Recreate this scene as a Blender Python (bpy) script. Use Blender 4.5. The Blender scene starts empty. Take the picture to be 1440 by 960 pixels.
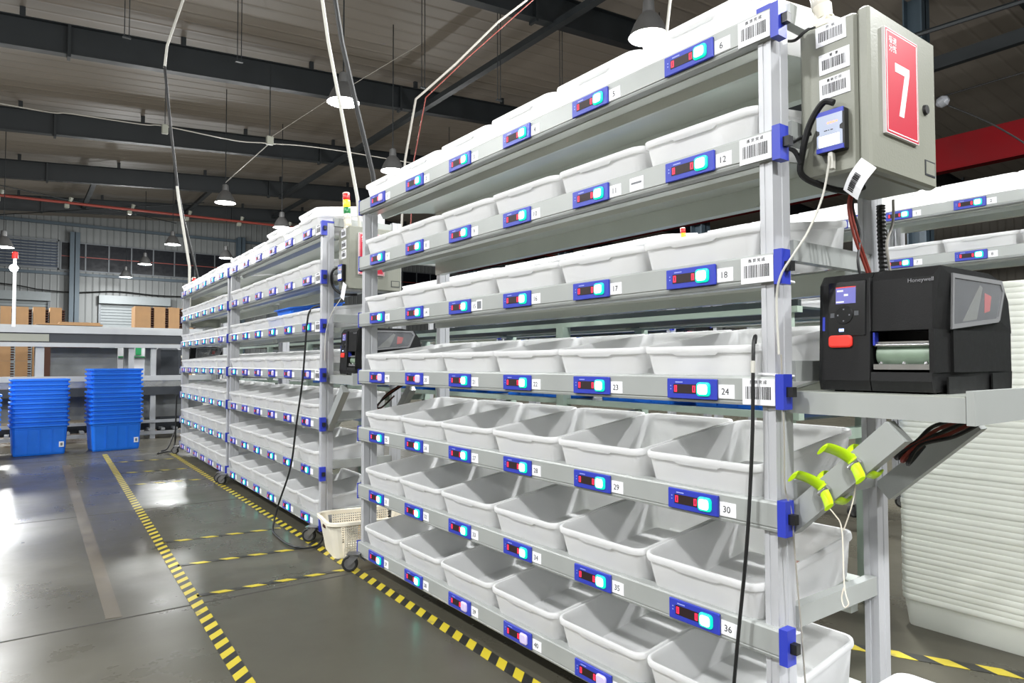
import bpy, bmesh, math, random
from mathutils import Matrix, Vector
random.seed(7)
SC = bpy.context.scene
COL = SC.collection
PI = math.pi

# ------------------------------------------------------------------ camera
cam_d = bpy.data.cameras.new('camera')
cam_d.sensor_width = 36.0
cam_d.lens = 23.785
cam_d.clip_start = 0.05
cam_d.clip_end = 200
cam = bpy.data.objects.new('camera', cam_d)
COL.objects.link(cam)
yaw, pit, roll = 0.633399, 0.0320834, -0.0017833
CY, SY, CP, SP = math.cos(yaw), math.sin(yaw), math.cos(pit), math.sin(pit)
fw = Vector((SY * CP, CY * CP, SP))
rt0 = Vector((CY, -SY, 0))
up0 = rt0.cross(fw)
rt = rt0 * math.cos(roll) + up0 * math.sin(roll)
up = up0 * math.cos(roll) - rt0 * math.sin(roll)
cam.matrix_world = Matrix(((rt.x, up.x, -fw.x, 0), (rt.y, up.y, -fw.y, 0), (rt.z, up.z, -fw.z, 1.10), (0, 0, 0, 1)))
SC.camera = cam

# ------------------------------------------------------------------ world, exposure
w = bpy.data.worlds.new('world')
SC.world = w
w.use_nodes = True
w.node_tree.nodes['Background'].inputs[0].default_value = (0.6, 0.65, 0.7, 1)
w.node_tree.nodes['Background'].inputs[1].default_value = 0.02
SC.view_settings.view_transform = 'Standard'
SC.view_settings.look = 'None'
SC.view_settings.gamma = 1
SC.view_settings.use_curve_mapping = False
SC.view_settings.exposure = 0.2
LAMP_W = 270.0
BULB_W = 330.0

# ------------------------------------------------------------------ materials
def lin(c):
    return tuple(((v / 255.0) / 12.92 if v <= 10 else (((v / 255.0) + 0.055) / 1.055) ** 2.4) for v in c)

def mat(name, rgb, rough=0.5, metal=0.0, emit=None, estr=0.0, noise=0.0, nscale=6.0, bump=0.0, bscale=60.0, trans=0.0, alpha=None, coat=0.0, stretch=None):
    m = bpy.data.materials.new(name)
    m.use_nodes = True
    nt = m.node_tree
    b = nt.nodes['Principled BSDF']
    c = lin(rgb) + (1,)
    b.inputs['Base Color'].default_value = c
    b.inputs['Roughness'].default_value = rough
    b.inputs['Metallic'].default_value = metal
    if coat: b.inputs['Coat Weight'].default_value = coat
    if trans:
        b.inputs['Transmission Weight'].default_value = trans
    if alpha is not None:
        b.inputs['Alpha'].default_value = alpha
    if emit is not None:
        b.inputs['Emission Color'].default_value = tuple(emit) + (1,)
        b.inputs['Emission Strength'].default_value = estr
    if noise or bump:
        tc = nt.nodes.new('ShaderNodeTexCoord')
        vec = tc.outputs['Object']
        if stretch:
            mp = nt.nodes.new('ShaderNodeMapping')
            mp.inputs['Scale'].default_value = stretch
            nt.links.new(vec, mp.inputs['Vector'])
            vec = mp.outputs['Vector']
    if noise:
        n = nt.nodes.new('ShaderNodeTexNoise')
        n.inputs['Scale'].default_value = nscale
        n.inputs['Detail'].default_value = 4
        nt.links.new(vec, n.inputs['Vector'])
        r = nt.nodes.new('ShaderNodeMapRange')
        r.inputs['From Min'].default_value = 0.3
        r.inputs['From Max'].default_value = 0.7
        r.inputs['To Min'].default_value = 1 - noise
        r.inputs['To Max'].default_value = 1 + noise
        nt.links.new(n.outputs['Fac'], r.inputs['Value'])
        mx = nt.nodes.new('ShaderNodeVectorMath')
        mx.operation = 'SCALE'
        mx.inputs[0].default_value = c[:3]
        nt.links.new(r.outputs['Result'], mx.inputs['Scale'])
        nt.links.new(mx.outputs['Vector'], b.inputs['Base Color'])
        r2 = nt.nodes.new('ShaderNodeMapRange')
        r2.inputs['From Min'].default_value = 0.3
        r2.inputs['From Max'].default_value = 0.7
        r2.inputs['To Min'].default_value = max(0.02, rough * (1 - noise))
        r2.inputs['To Max'].default_value = min(1, rough * (1 + noise))
        nt.links.new(n.outputs['Fac'], r2.inputs['Value'])
        nt.links.new(r2.outputs['Result'], b.inputs['Roughness'])
    if bump:
        n2 = nt.nodes.new('ShaderNodeTexNoise')
        n2.inputs['Scale'].default_value = bscale
        nt.links.new(vec, n2.inputs['Vector'])
        bp = nt.nodes.new('ShaderNodeBump')
        bp.inputs['Strength'].default_value = bump
        bp.inputs['Distance'].default_value = 0.004
        nt.links.new(n2.outputs['Fac'], bp.inputs['Height'])
        nt.links.new(bp.outputs['Normal'], b.inputs['Normal'])
    return m

BIN = mat('bin_plastic', (242, 242, 244), 0.42, noise=0.015, nscale=9, bump=0.06, bscale=14)
def translucent(m, fac, rgb):
    nt = m.node_tree
    out = nt.nodes['Material Output']; b = nt.nodes['Principled BSDF']
    t = nt.nodes.new('ShaderNodeBsdfTranslucent'); t.inputs['Color'].default_value = lin(rgb) + (1,)
    mx = nt.nodes.new('ShaderNodeMixShader'); mx.inputs[0].default_value = fac
    nt.links.new(b.outputs[0], mx.inputs[1]); nt.links.new(t.outputs[0], mx.inputs[2]); nt.links.new(mx.outputs[0], out.inputs['Surface'])
translucent(BIN, 0.48, (250, 250, 249))
RAIL = mat('rail_aluminium', (160, 163, 161), 0.42, 0.15, noise=0.04, nscale=5)
POST = mat('post_aluminium', (184, 185, 189), 0.36, 0.15, noise=0.05, nscale=7)
GALV = mat('galvanised_sheet', (196, 200, 192), 0.30, 0.55, noise=0.07, nscale=3, bump=0.1, bscale=3)
BLUE = mat('display_blue', (44, 58, 170), 0.4, noise=0.03)
BLACK = mat('black_plastic', (20, 20, 21), 0.45, noise=0.08, nscale=30)
CABLE = mat('cable_black', (16, 16, 17), 0.5, noise=0.05)
CABLER = mat('cable_red', (120, 42, 30), 0.5, noise=0.05)
CABLEW = mat('cable_white', (190, 188, 180), 0.5, noise=0.04)
CABLEG = mat('cable_grey', (150, 146, 138), 0.5, noise=0.04)
WINDOW = mat('display_window', (30, 6, 8), 0.6, noise=0.05)
DIGIT = mat('digit_red', (60, 4, 10), 0.5, emit=(1.0, 0.02, 0.07), estr=2.2, noise=0.01)
LITB = mat('button_lit', (200, 255, 245), 0.4, emit=(0.20, 1.0, 0.74), estr=9.0, noise=0.01)
LITE = mat('button_lit_edge', (0, 170, 140), 0.4, emit=(0.0, 0.82, 0.40), estr=1.0, noise=0.01)  # dim teal emission on the rim, imitates the halo round a lit button
OFFB = mat('button_off', (202, 190, 226), 0.4, noise=0.03)
PAPER = mat('paper_white', (232, 232, 236), 0.6, noise=0.02)
INK = mat('ink_black', (24, 24, 28), 0.6, noise=0.05)
INKG = mat('ink_grey', (110, 112, 118), 0.6, noise=0.05)
CABI = mat('cabinet_enamel', (132, 133, 122), 0.42, noise=0.03, nscale=4, bump=0.1, bscale=180)
RED = mat('sign_red', (184, 24, 50), 0.45, noise=0.02)
SIGNW = mat('sign_white', (238, 232, 234), 0.5, noise=0.02)
PRN = mat('printer_black', (6, 6, 7), 0.55, noise=0.06, nscale=40, bump=0.15, bscale=600)
PRN.node_tree.nodes['Principled BSDF'].inputs['Specular IOR Level'].default_value = 0.3
PRNG = mat('printer_gloss', (12, 12, 14), 0.25, noise=0.05)
PRED = mat('printer_red', (226, 52, 40), 0.4, noise=0.03)
LCD = mat('printer_lcd', (70, 70, 130), 0.3, emit=(0.12, 0.12, 0.32), estr=0.9, noise=0.02)
LEDB = mat('led_blue', (120, 150, 255), 0.3, emit=(0.35, 0.5, 1.0), estr=4.0, noise=0.01)
STEEL = mat('steel_bright', (190, 190, 190), 0.25, 0.9, noise=0.08, nscale=20)
ROLLER = mat('platen_roller', (120, 138, 120), 0.4, noise=0.1, nscale=30)
CLEAR = mat('clear_window', (150, 152, 156), 0.12, noise=0.05, nscale=20, alpha=0.28)
LIME = mat('lime_plastic', (184, 222, 20), 0.38, noise=0.04)
TOTE = mat('tote_blue', (26, 112, 226), 0.38, noise=0.06, nscale=5)
CARTON = mat('cardboard', (156, 122, 86), 0.8, noise=0.08, nscale=6)
CARTD = mat('cardboard_dark', (60, 34, 24), 0.9, noise=0.1)
WHITEP = mat('white_enamel', (222, 224, 224), 0.4, noise=0.03)
CONVW = mat('conveyor_aluminium', (164, 166, 168), 0.4, 0.3, noise=0.04)
CONVD = mat('conveyor_dark', (38, 42, 48), 0.5, noise=0.06)
CONVG = mat('conveyor_green', (160, 176, 164), 0.45, noise=0.05)
BELT = mat('belt_green', (34, 46, 48), 0.6, noise=0.06)
BEAM = mat('beam_dark', (22, 27, 30), 0.55, noise=0.12, nscale=2)
CRANE = mat('crane_red', (96, 8, 14), 0.85, noise=0.1, nscale=2)
CRANE.node_tree.nodes['Principled BSDF'].inputs['Specular IOR Level'].default_value = 0.15
PIPER = mat('pipe_red', (128, 50, 40), 0.5, noise=0.06)
RUBBER = mat('rubber', (26, 26, 26), 0.6, noise=0.08)
ZINC = mat('zinc', (150, 150, 152), 0.35, 0.85, noise=0.1, nscale=30)
BASK = mat('basket_white', (226, 220, 204), 0.45, noise=0.05, nscale=8)
FOAM = mat('brown_paper', (196, 160, 110), 0.8, noise=0.08)
TWR = mat('tower_red', (200, 30, 24), 0.25, noise=0.03, coat=0.3)
TWY = mat('tower_amber', (255, 190, 20), 0.25, emit=(1.0, 0.55, 0.03), estr=1.3, noise=0.02)
TWG = mat('tower_green', (20, 120, 60), 0.25, noise=0.03, coat=0.3)
SHADE = mat('lamp_shade', (120, 120, 120), 0.4, 0.6, noise=0.06)
LAMPG = mat('lamp_glow', (255, 255, 255), 0.5, emit=(1, 1, 1), estr=14.0, noise=0.01)
GLASSD = mat('dark_glass', (20, 22, 28), 0.2, noise=0.1)
DOORM = mat('shutter', (120, 126, 128), 0.5, 0.1, noise=0.04)
MULL = mat('window_metal', (96, 100, 104), 0.5, 0.3, noise=0.05)
LOUV = mat('louvre_slat', (128, 138, 156), 0.35, 0.5, noise=0.05)
READL = mat('reader_panel', (140, 150, 172), 0.3, emit=(0.6, 0.65, 0.8), estr=0.12, noise=0.02)
READS = mat('reader_screen', (250, 250, 255), 0.3, emit=(0.95, 0.97, 1.0), estr=2.0, noise=0.01)
READD = mat('reader_digits', (255, 90, 40), 0.3, emit=(1.0, 0.18, 0.06), estr=2.5, noise=0.01)
STRING = mat('string', (222, 214, 200), 0.8, noise=0.05)
GREENL = mat('crate_green', (40, 150, 90), 0.5, noise=0.05)

def floor_mat():
    m = bpy.data.materials.new('polished_concrete')
    m.use_nodes = True
    nt = m.node_tree; N = nt.nodes; Lk = nt.links
    b = N['Principled BSDF']
    b.inputs['Specular IOR Level'].default_value = 0.20
    tc = N.new('ShaderNodeTexCoord')
    def noise(scale, detail=5, rough=0.6, stretch=None):
        n = N.new('ShaderNodeTexNoise'); n.inputs['Scale'].default_value = scale
        n.inputs['Detail'].default_value = detail; n.inputs['Roughness'].default_value = rough
        v = tc.outputs['Object']
        if stretch:
            mp = N.new('ShaderNodeMapping'); mp.inputs['Scale'].default_value = stretch
            Lk.new(v, mp.inputs['Vector']); v = mp.outputs['Vector']
        Lk.new(v, n.inputs['Vector']); return n.outputs['Fac']
    r = N.new('ShaderNodeValToRGB')
    r.color_ramp.elements[0].position = 0.25; r.color_ramp.elements[0].color = lin((67, 65, 56)) + (1,)
    r.color_ramp.elements[1].position = 0.8; r.color_ramp.elements[1].color = lin((86, 83, 73)) + (1,)
    Lk.new(noise(0.55), r.inputs['Fac'])
    mx = N.new('ShaderNodeMix'); mx.data_type = 'RGBA'; mx.blend_type = 'MULTIPLY'
    mx.inputs['Factor'].default_value = 0.18
    r2 = N.new('ShaderNodeValToRGB')
    r2.color_ramp.elements[0].position = 0.25; r2.color_ramp.elements[0].color = (0.55, 0.55, 0.55, 1)
    r2.color_ramp.elements[1].position = 0.7; r2.color_ramp.elements[1].color = (1, 1, 1, 1)
    Lk.new(noise(6.0, 8, 0.7), r2.inputs['Fac'])
    Lk.new(r.outputs['Color'], mx.inputs['A']); Lk.new(r2.outputs['Color'], mx.inputs['B'])
    Lk.new(mx.outputs['Result'], b.inputs['Base Color'])
    mr = N.new('ShaderNodeMapRange')
    mr.inputs['From Min'].default_value = 0.3; mr.inputs['From Max'].default_value = 0.7
    mr.inputs['To Min'].default_value = 0.22; mr.inputs['To Max'].default_value = 0.40
    Lk.new(noise(1.4, 6, 0.65), mr.inputs['Value'])
    Lk.new(mr.outputs['Result'], b.inputs['Roughness'])
    bp = N.new('ShaderNodeBump'); bp.inputs['Strength'].default_value = 0.05; bp.inputs['Distance'].default_value = 0.01
    Lk.new(noise(2.2, 3), bp.inputs['Height']); Lk.new(bp.outputs['Normal'], b.inputs['Normal'])
    return m

def corrugated(name, rgb, axis, pitch, rough=0.6, depth=0.02):
    m = mat(name, rgb, rough, noise=0.025, nscale=0.8)
    nt = m.node_tree; b = nt.nodes['Principled BSDF']
    tc = nt.nodes.new('ShaderNodeTexCoord')
    wv = nt.nodes.new('ShaderNodeTexWave')
    wv.wave_type = 'BANDS'; wv.bands_direction = axis; wv.wave_profile = 'SIN'
    wv.inputs['Scale'].default_value = 1.0 / pitch / (20 / (2 * PI)) * 1.0
    nt.links.new(tc.outputs['Object'], wv.inputs['Vector'])
    pw = nt.nodes.new('ShaderNodeMath'); pw.operation = 'POWER'; pw.inputs[1].default_value = 14
    nt.links.new(wv.outputs['Fac'], pw.inputs[0])
    bp = nt.nodes.new('ShaderNodeBump'); bp.inputs['Strength'].default_value = 1.0; bp.inputs['Distance'].default_value = depth
    nt.links.new(pw.outputs[0], bp.inputs['Height']); nt.links.new(bp.outputs['Normal'], b.inputs['Normal'])
    return m

def stripe_mat(name, period, worn=0.15):
    m = bpy.data.materials.new(name); m.use_nodes = True
    nt = m.node_tree; N = nt.nodes; Lk = nt.links; b = N['Principled BSDF']
    tc = N.new('ShaderNodeTexCoord'); sp = N.new('ShaderNodeSeparateXYZ'); Lk.new(tc.outputs['Object'], sp.inputs[0])
    ad = N.new('ShaderNodeMath'); ad.operation = 'ADD'; Lk.new(sp.outputs['X'], ad.inputs[0]); Lk.new(sp.outputs['Y'], ad.inputs[1])
    dv = N.new('ShaderNodeMath'); dv.operation = 'DIVIDE'; dv.inputs[1].default_value = period; Lk.new(ad.outputs[0], dv.inputs[0])
    fr = N.new('ShaderNodeMath'); fr.operation = 'FRACT'; Lk.new(dv.outputs[0], fr.inputs[0])
    gt = N.new('ShaderNodeMath'); gt.operation = 'GREATER_THAN'; gt.inputs[1].default_value = 0.5; Lk.new(fr.outputs[0], gt.inputs[0])
    mx = N.new('ShaderNodeMix'); mx.data_type = 'RGBA'
    mx.inputs['A'].default_value = lin((38, 38, 36)) + (1,); mx.inputs['B'].default_value = lin((188, 170, 46)) + (1,)
    Lk.new(gt.outputs[0], mx.inputs['Factor'])
    n = N.new('ShaderNodeTexNoise'); n.inputs['Scale'].default_value = 9; n.inputs['Detail'].default_value = 6
    Lk.new(tc.outputs['Object'], n.inputs['Vector'])
    st = N.new('ShaderNodeMapRange'); st.inputs['From Min'].default_value = 0.62; st.inputs['From Max'].default_value = 0.72; st.inputs['To Max'].default_value = 0.6
    Lk.new(n.outputs['Fac'], st.inputs['Value'])
    m2 = N.new('ShaderNodeMix'); m2.data_type = 'RGBA'; m2.inputs['B'].default_value = lin((100, 96, 84)) + (1,)
    Lk.new(st.outputs['Result'], m2.inputs['Factor']); Lk.new(mx.outputs['Result'], m2.inputs['A'])
    Lk.new(m2.outputs['Result'], b.inputs['Base Color'])
    b.inputs['Roughness'].default_value = 0.42
    return m

# ------------------------------------------------------------------ mesh builder
class MB:
    def __init__(s): s.v = []; s.f = []; s.m = []; s.sm = []
    def add(s, vs, fs, mi=0, smooth=False):
        o = len(s.v); s.v += [tuple(p) for p in vs]
        for f in fs:
            s.f.append(tuple(i + o for i in f)); s.m.append(mi); s.sm.append(smooth)
        return s
    def box(s, x0, y0, z0, x1, y1, z1, mi=0):
        if x0 > x1: x0, x1 = x1, x0
        if y0 > y1: y0, y1 = y1, y0
        if z0 > z1: z0, z1 = z1, z0
        vs = [(x0, y0, z0), (x1, y0, z0), (x1, y1, z0), (x0, y1, z0), (x0, y0, z1), (x1, y0, z1), (x1, y1, z1), (x0, y1, z1)]
        return s.add(vs, [(0, 3, 2, 1), (4, 5, 6, 7), (0, 1, 5, 4), (1, 2, 6, 5), (2, 3, 7, 6), (3, 0, 4, 7)], mi)
    def cbox(s, x0, y0, z0, x1, y1, z1, c, mi=0):
        # box with chamfered vertical and horizontal edges
        def ring(e, z):
            return [(x0 + e + c, y0 + e, z), (x1 - e - c, y0 + e, z), (x1 - e, y0 + e + c, z), (x1 - e, y1 - e - c, z),
                    (x1 - e - c, y1 - e, z), (x0 + e + c, y1 - e, z), (x0 + e, y1 - e - c, z), (x0 + e, y0 + e + c, z)]
        return s.loft([ring(c, z0), ring(0, z0 + c), ring(0, z1 - c), ring(c, z1)], True, True, mi)
    def loft(s, loops, c0=True, c1=True, mi=0, smooth=False, closed=True):
        n = len(loops[0]); vs = [p for l in loops for p in l]; fs = []
        for k in range(len(loops) - 1):
            for i in range(n if closed else n - 1):
                j = (i + 1) % n
                fs.append((k * n + i, k * n + j, (k + 1) * n + j, (k + 1) * n + i))
        s.add(vs, fs, mi, smooth)
        if c0: s.add(loops[0], [tuple(range(n - 1, -1, -1))], mi)
        if c1: s.add(loops[-1], [tuple(range(n))], mi)
        return s
    def prism(s, poly, axis, a, b, mi=0):
        def P(p, t):
            return (t, p[0], p[1]) if axis == 'x' else (p[0], t, p[1]) if axis == 'y' else (p[0], p[1], t)
        return s.loft([[P(p, a) for p in poly], [P(p, b) for p in poly]], True, True, mi)
    def tube(s, pts, r, n=8, mi=0, caps=True):
        pts = [Vector(p) for p in pts]; loops = []; prev = None
        for i, p in enumerate(pts):
            t = (pts[min(i + 1, len(pts) - 1)] - pts[max(i - 1, 0)]).normalized()
            if prev is None:
                a = Vector((0, 0, 1)) if abs(t.z) < 0.9 else Vector((1, 0, 0))
                u = t.cross(a).normalized()
            else:
                u = (prev - t * prev.dot(t)).normalized()
            prev = u; v = t.cross(u)
            loops.append([tuple(p + (u * math.cos(2 * PI * k / n) + v * math.sin(2 * PI * k / n)) * r) for k in range(n)])
        return s.loft(loops, caps, caps, mi, True)
    def cyl(s, p0, p1, r0, r1=None, n=16, mi=0):
        if r1 is None: r1 = r0
        p0, p1 = Vector(p0), Vector(p1); t = (p1 - p0).normalized()
        a = Vector((0, 0, 1)) if abs(t.z) < 0.9 else Vector((1, 0, 0))
        u = t.cross(a).normalized(); v = t.cross(u)
        lp = lambda p, r: [tuple(p + (u * math.cos(2 * PI * k / n) + v * math.sin(2 * PI * k / n)) * r) for k in range(n)]
        return s.loft([lp(p0, r0), lp(p1, r1)], True, True, mi, True)
    def lathe(s, prof, n=20, mi=0, c0=False, c1=False):
        return s.loft([[(r * math.cos(2 * PI * k / n), r * math.sin(2 * PI * k / n), z) for k in range(n)] for r, z in prof], c0, c1, mi, True)
    def mesh(s, name, *mats):
        me = bpy.data.meshes.new(name)
        me.from_pydata(s.v, [], s.f)
        for m in mats: me.materials.append(m)
        me.polygons.foreach_set('material_index', s.m)
        me.polygons.foreach_set('use_smooth', s.sm)
        bm = bmesh.new(); bm.from_mesh(me)
        bmesh.ops.recalc_face_normals(bm, faces=bm.faces)
        bm.to_mesh(me); bm.free()
        me.update()
        if any(s.sm):
            try: me.set_sharp_from_angle(angle=math.radians(40))
            except Exception: pass
        return me

def rr(cx, cy, hx, hy, z, r, n=4):
    pts = []
    for q, (sx, sy) in enumerate(((1, 1), (-1, 1), (-1, -1), (1, -1))):
        for k in range(n + 1):
            a = (q + k / n) * PI / 2
            pts.append((cx + sx * (hx - r) + r * math.cos(a), cy + sy * (hy - r) + r * math.sin(a), z))
    return pts

def smoothpath(pts, n=6):
    # Catmull-Rom through the given points
    P = [Vector(p) for p in pts]; out = []
    for i in range(len(P) - 1):
        p0, p1, p2, p3 = P[max(i - 1, 0)], P[i], P[i + 1], P[min(i + 2, len(P) - 1)]
        for k in range(n):
            t = k / n
            out.append(0.5 * ((2 * p1) + (p2 - p0) * t + (2 * p0 - 5 * p1 + 4 * p2 - p3) * t * t + (3 * p1 - p0 - 3 * p2 + p3) * t ** 3))
    out.append(P[-1]); return out

def O(name, me, parent=None, loc=(0, 0, 0), M=None, label=None, cat=None, group=None, kind=None):
    o = bpy.data.objects.new(name, me)
    COL.objects.link(o)
    if parent is not None: o.parent = parent
    if M is not None: o.matrix_local = M if parent is not None else M
    else: o.location = loc
    if label: o['label'] = label
    if cat: o['category'] = cat
    if group: o['group'] = group
    if kind: o['kind'] = kind
    return o

def S(name, me, loc=(0, 0, 0), parent=None):
    return O(name, me, parent, loc, kind='structure' if parent is None else None)

T = Matrix.Translation
def Rz(a): return Matrix.Rotation(a, 4, 'Z')
RX = Matrix(((0, 0, -1, 0), (-1, 0, 0, 0), (0, 1, 0, 0), (0, 0, 0, 1)))    # label plane that faces -X: right is -Y, up is +Z
RY = Matrix(((1, 0, 0, 0), (0, 0, -1, 0), (0, 1, 0, 0), (0, 0, 0, 1)))     # label plane that faces -Y

_txt = {}
def text_mesh(s, size, m, bold=0.0):
    key = (s, size, m.name, bold)
    if key in _txt: return _txt[key]
    cu = bpy.data.curves.new('writing', 'FONT')
    cu.body = s; cu.size = size; cu.align_x = 'CENTER'; cu.align_y = 'CENTER'
    cu.extrude = 0.0003; cu.offset = bold; cu.resolution_u = 3
    ob = bpy.data.objects.new('writing', cu)
    COL.objects.link(ob)
    bpy.context.view_layer.update()
    me = bpy.data.meshes.new_from_object(ob.evaluated_get(bpy.context.evaluated_depsgraph_get()))
    bpy.data.objects.remove(ob)
    me.materials.clear(); me.materials.append(m)
    _txt[key] = me
    return me

ONES = ['', 'first', 'second', 'third', 'fourth', 'fifth', 'sixth', 'seventh', 'eighth', 'ninth', 'tenth', 'eleventh', 'twelfth', 'thirteenth',
        'fourteenth', 'fifteenth', 'sixteenth', 'seventeenth', 'eighteenth', 'nineteenth']
TENS = {2: 'twent', 3: 'thirt', 4: 'fort', 5: 'fift', 6: 'sixt'}
def ordw(n):
    if n < 20: return ONES[n]
    t, u = divmod(n, 10)
    return TENS[t] + 'ieth' if u == 0 else TENS[t] + 'y-' + ONES[u]

# ================================================================== SETTING
WX0, WX1, WY0, WY1 = -14.0, 34.0, -9.0, 40.6
RIDGE = 15.0
def zbeam(x): return 7.5 + 0.075 * (x + 0.35) if x < RIDGE else 7.5 + 0.075 * (RIDGE + 0.35) - 0.075 * (x - RIDGE)

S('floor', MB().box(WX0, WY0, -0.1, WX1, WY1, 0).mesh('floor', floor_mat()))
ROOF = corrugated('roof_liner', (130, 122, 113), 'Y', 0.45, 0.55, 0.015)
WALLC = corrugated('wall_sheet', (112, 115, 115), 'X', 0.3, 0.5, 0.02)
WALLS = corrugated('wall_sheet_side', (118, 113, 104), 'Y', 0.3, 0.55, 0.02)
ROOFUP = 0.86
r = MB()
xs = [WX0, RIDGE, WX1]
poly = [(x, zbeam(x) + ROOFUP) for x in xs] + [(x, zbeam(x) + ROOFUP + 0.1) for x in reversed(xs)]
r.prism(poly, 'y', WY0, WY1)
S('ceiling', r.mesh('ceiling', ROOF))
S('wall_left', MB().box(WX0 - 0.1, WY0, 0, WX0, WY1, 7.4).mesh('wall_left', WALLS))
S('wall_right', MB().box(WX1, WY0, 0, WX1 + 0.1, WY1, 8.2).mesh('wall_right', WALLS))
S('wall_front', MB().prism([(WX0, 0), (WX1, 0), (WX1, zbeam(WX1) + ROOFUP), (RIDGE, zbeam(RIDGE) + ROOFUP), (WX0, zbeam(WX0) + ROOFUP)], 'y', WY0 - 0.1, WY0).mesh('wall_front', WALLC))
S('wall_back', MB().prism([(WX0, 0), (WX1, 0), (WX1, zbeam(WX1) + ROOFUP), (RIDGE, zbeam(RIDGE) + ROOFUP), (WX0, zbeam(WX0) + ROOFUP)], 'y', WY1, WY1 + 0.1).mesh('wall_back', WALLC))

# floor joints and the faded tan strip left by old tape
JOINT = mat('joint_filler', (58, 56, 52), 0.8, noise=0.1)
for k, y in enumerate((3.38, 5.8, 9.3, 13.0)):
    S('trim_%d' % (k + 1), MB().box(-8, y, 0.0, 2.4, y + 0.012, 0.0008).mesh('trim', JOINT))
OLDT = mat('faded_tape', (82, 74, 60), 0.4, noise=0.12, nscale=5)
S('trim_5', MB().prism([(0.335, 3.42), (0.395, 3.41), (0.505, 8.8), (0.43, 8.85)], 'z', 0.0, 0.0009).mesh('trim', OLDT))

# roof frames
for y in (-7.3, -1.3, 4.8, 10.8, 16.85, 23.0, 28.9, 34.9):
    b = MB()
    for xa, xb in ((WX0, RIDGE), (RIDGE, WX1)):
        za, zb = zbeam(xa), zbeam(xb)
        for (dy, z0, z1) in ((0.11, 0.0, 0.02), (0.006, 0.02, 0.62), (0.11, 0.62, 0.64)):
            b.loft([[(xa, y - dy, za + z0), (xa, y + dy, za + z0), (xa, y + dy, za + z1), (xa, y - dy, za + z1)],
                    [(xb, y - dy, zb + z0), (xb, y + dy, zb + z0), (xb, y + dy, zb + z1), (xb, y - dy, zb + z1)]])
    bo = S('roof_beam', b.mesh('roof_beam', BEAM))
    for x in range(-12, 33, 3):
        z = zbeam(x) + 0.64
        O('purlin_cleat', MB().box(x - 0.05, y - 0.04, z, x + 0.05, y + 0.04, z + 0.22).mesh('cleat', BEAM), bo)
    for x in (0.8, 8.5):
        z = zbeam(x)
        O('splice_plate', MB().box(x - 0.03, y - 0.12, z - 0.06, x + 0.03, y + 0.12, z + 0.62).mesh('splice', BEAM), bo)
# longitudinal struts and a rod beneath the roof on the right
for (x, z, h, ya, yb) in ((16.3, 7.55, 0.28, -8, WY1), (9.0, 8.1, 0.14, -8, 28.9), (2.3, 7.9, 0.12, 28.9, 34.9), (6.4, 8.2, 0.12, 28.9, 34.9), (10.5, 8.5, 0.12, 28.9, 34.9)):
    S('roof_strut', MB().box(x - 0.08, ya, z, x + 0.08, yb, z + h).mesh('strut', BEAM))
# columns of the far wall and of the crane row
def column(x, y, ztop, wx=0.42, wy=0.42):
    b = MB().box(x - wx / 2, y - wy / 2, 0, x + wx / 2, y - wy / 2 + 0.03, ztop).box(x - wx / 2, y + wy / 2 - 0.03, 0, x + wx / 2, y + wy / 2, ztop).box(x - 0.02, y - wy / 2, 0, x + 0.02, y + wy / 2, ztop)
    return S('column', b.mesh('column', BEAMB))
BEAMB = mat('column_blue_grey', (62, 76, 86), 0.5, noise=0.1, nscale=2)
for x in (-5.6, 2.32, 10.3, 18.3, 26.2): column(x, WY1 - 0.35, zbeam(x))
for y in (0.6, 6.75, 12.8, 18.9, 25.0): column(16.35, y, zbeam(16.35) + 0.8, 0.4, 0.4)

for zz in (8.05, 5.55, 2.8):
    S('wall_girt', MB().box(WX0, WY1 - 0.18, zz, WX1, WY1 - 0.02, zz + 0.14).mesh('wall_girt', BEAMB))
# far wall: band of dark windows, louvres, roller shutters
wy = WY1
def window(n, x0, x1, z0, z1, cols):
    f = MB()
    f.box(x0, wy - 0.10, z0 - 0.06, x1, wy - 0.02, z0).box(x0, wy - 0.10, z1, x1, wy - 0.02, z1 + 0.06)
    f.box(x0 - 0.06, wy - 0.10, z0 - 0.06, x0, wy - 0.02, z1 + 0.06).box(x1, wy - 0.10, z0 - 0.06, x1 + 0.06, wy - 0.02, z1 + 0.06)
    o = S('window_%d' % n, f.mesh('window', MULL))
    dx = (x1 - x0) / cols
    pane = MB().box(0.02, wy - 0.06, z0, dx - 0.02, wy - 0.04, z1).mesh('pane', GLASSD)
    bar = MB().box(-0.03, wy - 0.09, z0, 0.03, wy - 0.03, z1).mesh('mullion', MULL)
    for k in range(cols):
        O('pane', pane, o, (x0 + k * dx, 0, 0))
        if k: O('mullion', bar, o, (x0 + k * dx, 0, 0))
    O('transom', MB().box(x0, wy - 0.09, (z0 + z1) / 2 - 0.02, x1, wy - 0.03, (z0 + z1) / 2 + 0.02).mesh('transom', PIPER), o)
window(1, 1.78, 10.0, 5.85, 7.2, 8)
window(2, 10.6, 18.0, 5.85, 7.2, 7)
window(3, 18.6, 26.0, 5.85, 7.2, 7)
lv = S('window_4', MB().box(-7.2, wy - 0.12, 5.8, 1.68, wy - 0.02, 5.9).box(-7.2, wy - 0.12, 7.22, 1.68, wy - 0.02, 7.3).box(1.62, wy - 0.12, 5.8, 1.7, wy - 0.02, 7.3).mesh('louvre_frame', MULL))
sl = MB().loft([[(-7.2, wy - 0.16, 0), (-7.2, wy - 0.15, -0.012), (-7.2, wy - 0.04, 0.085), (-7.2, wy - 0.05, 0.097)],
                [(1.62, wy - 0.16, 0), (1.62, wy - 0.15, -0.012), (1.62, wy - 0.04, 0.085), (1.62, wy - 0.05, 0.097)]]).mesh('slat', LOUV)
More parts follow.
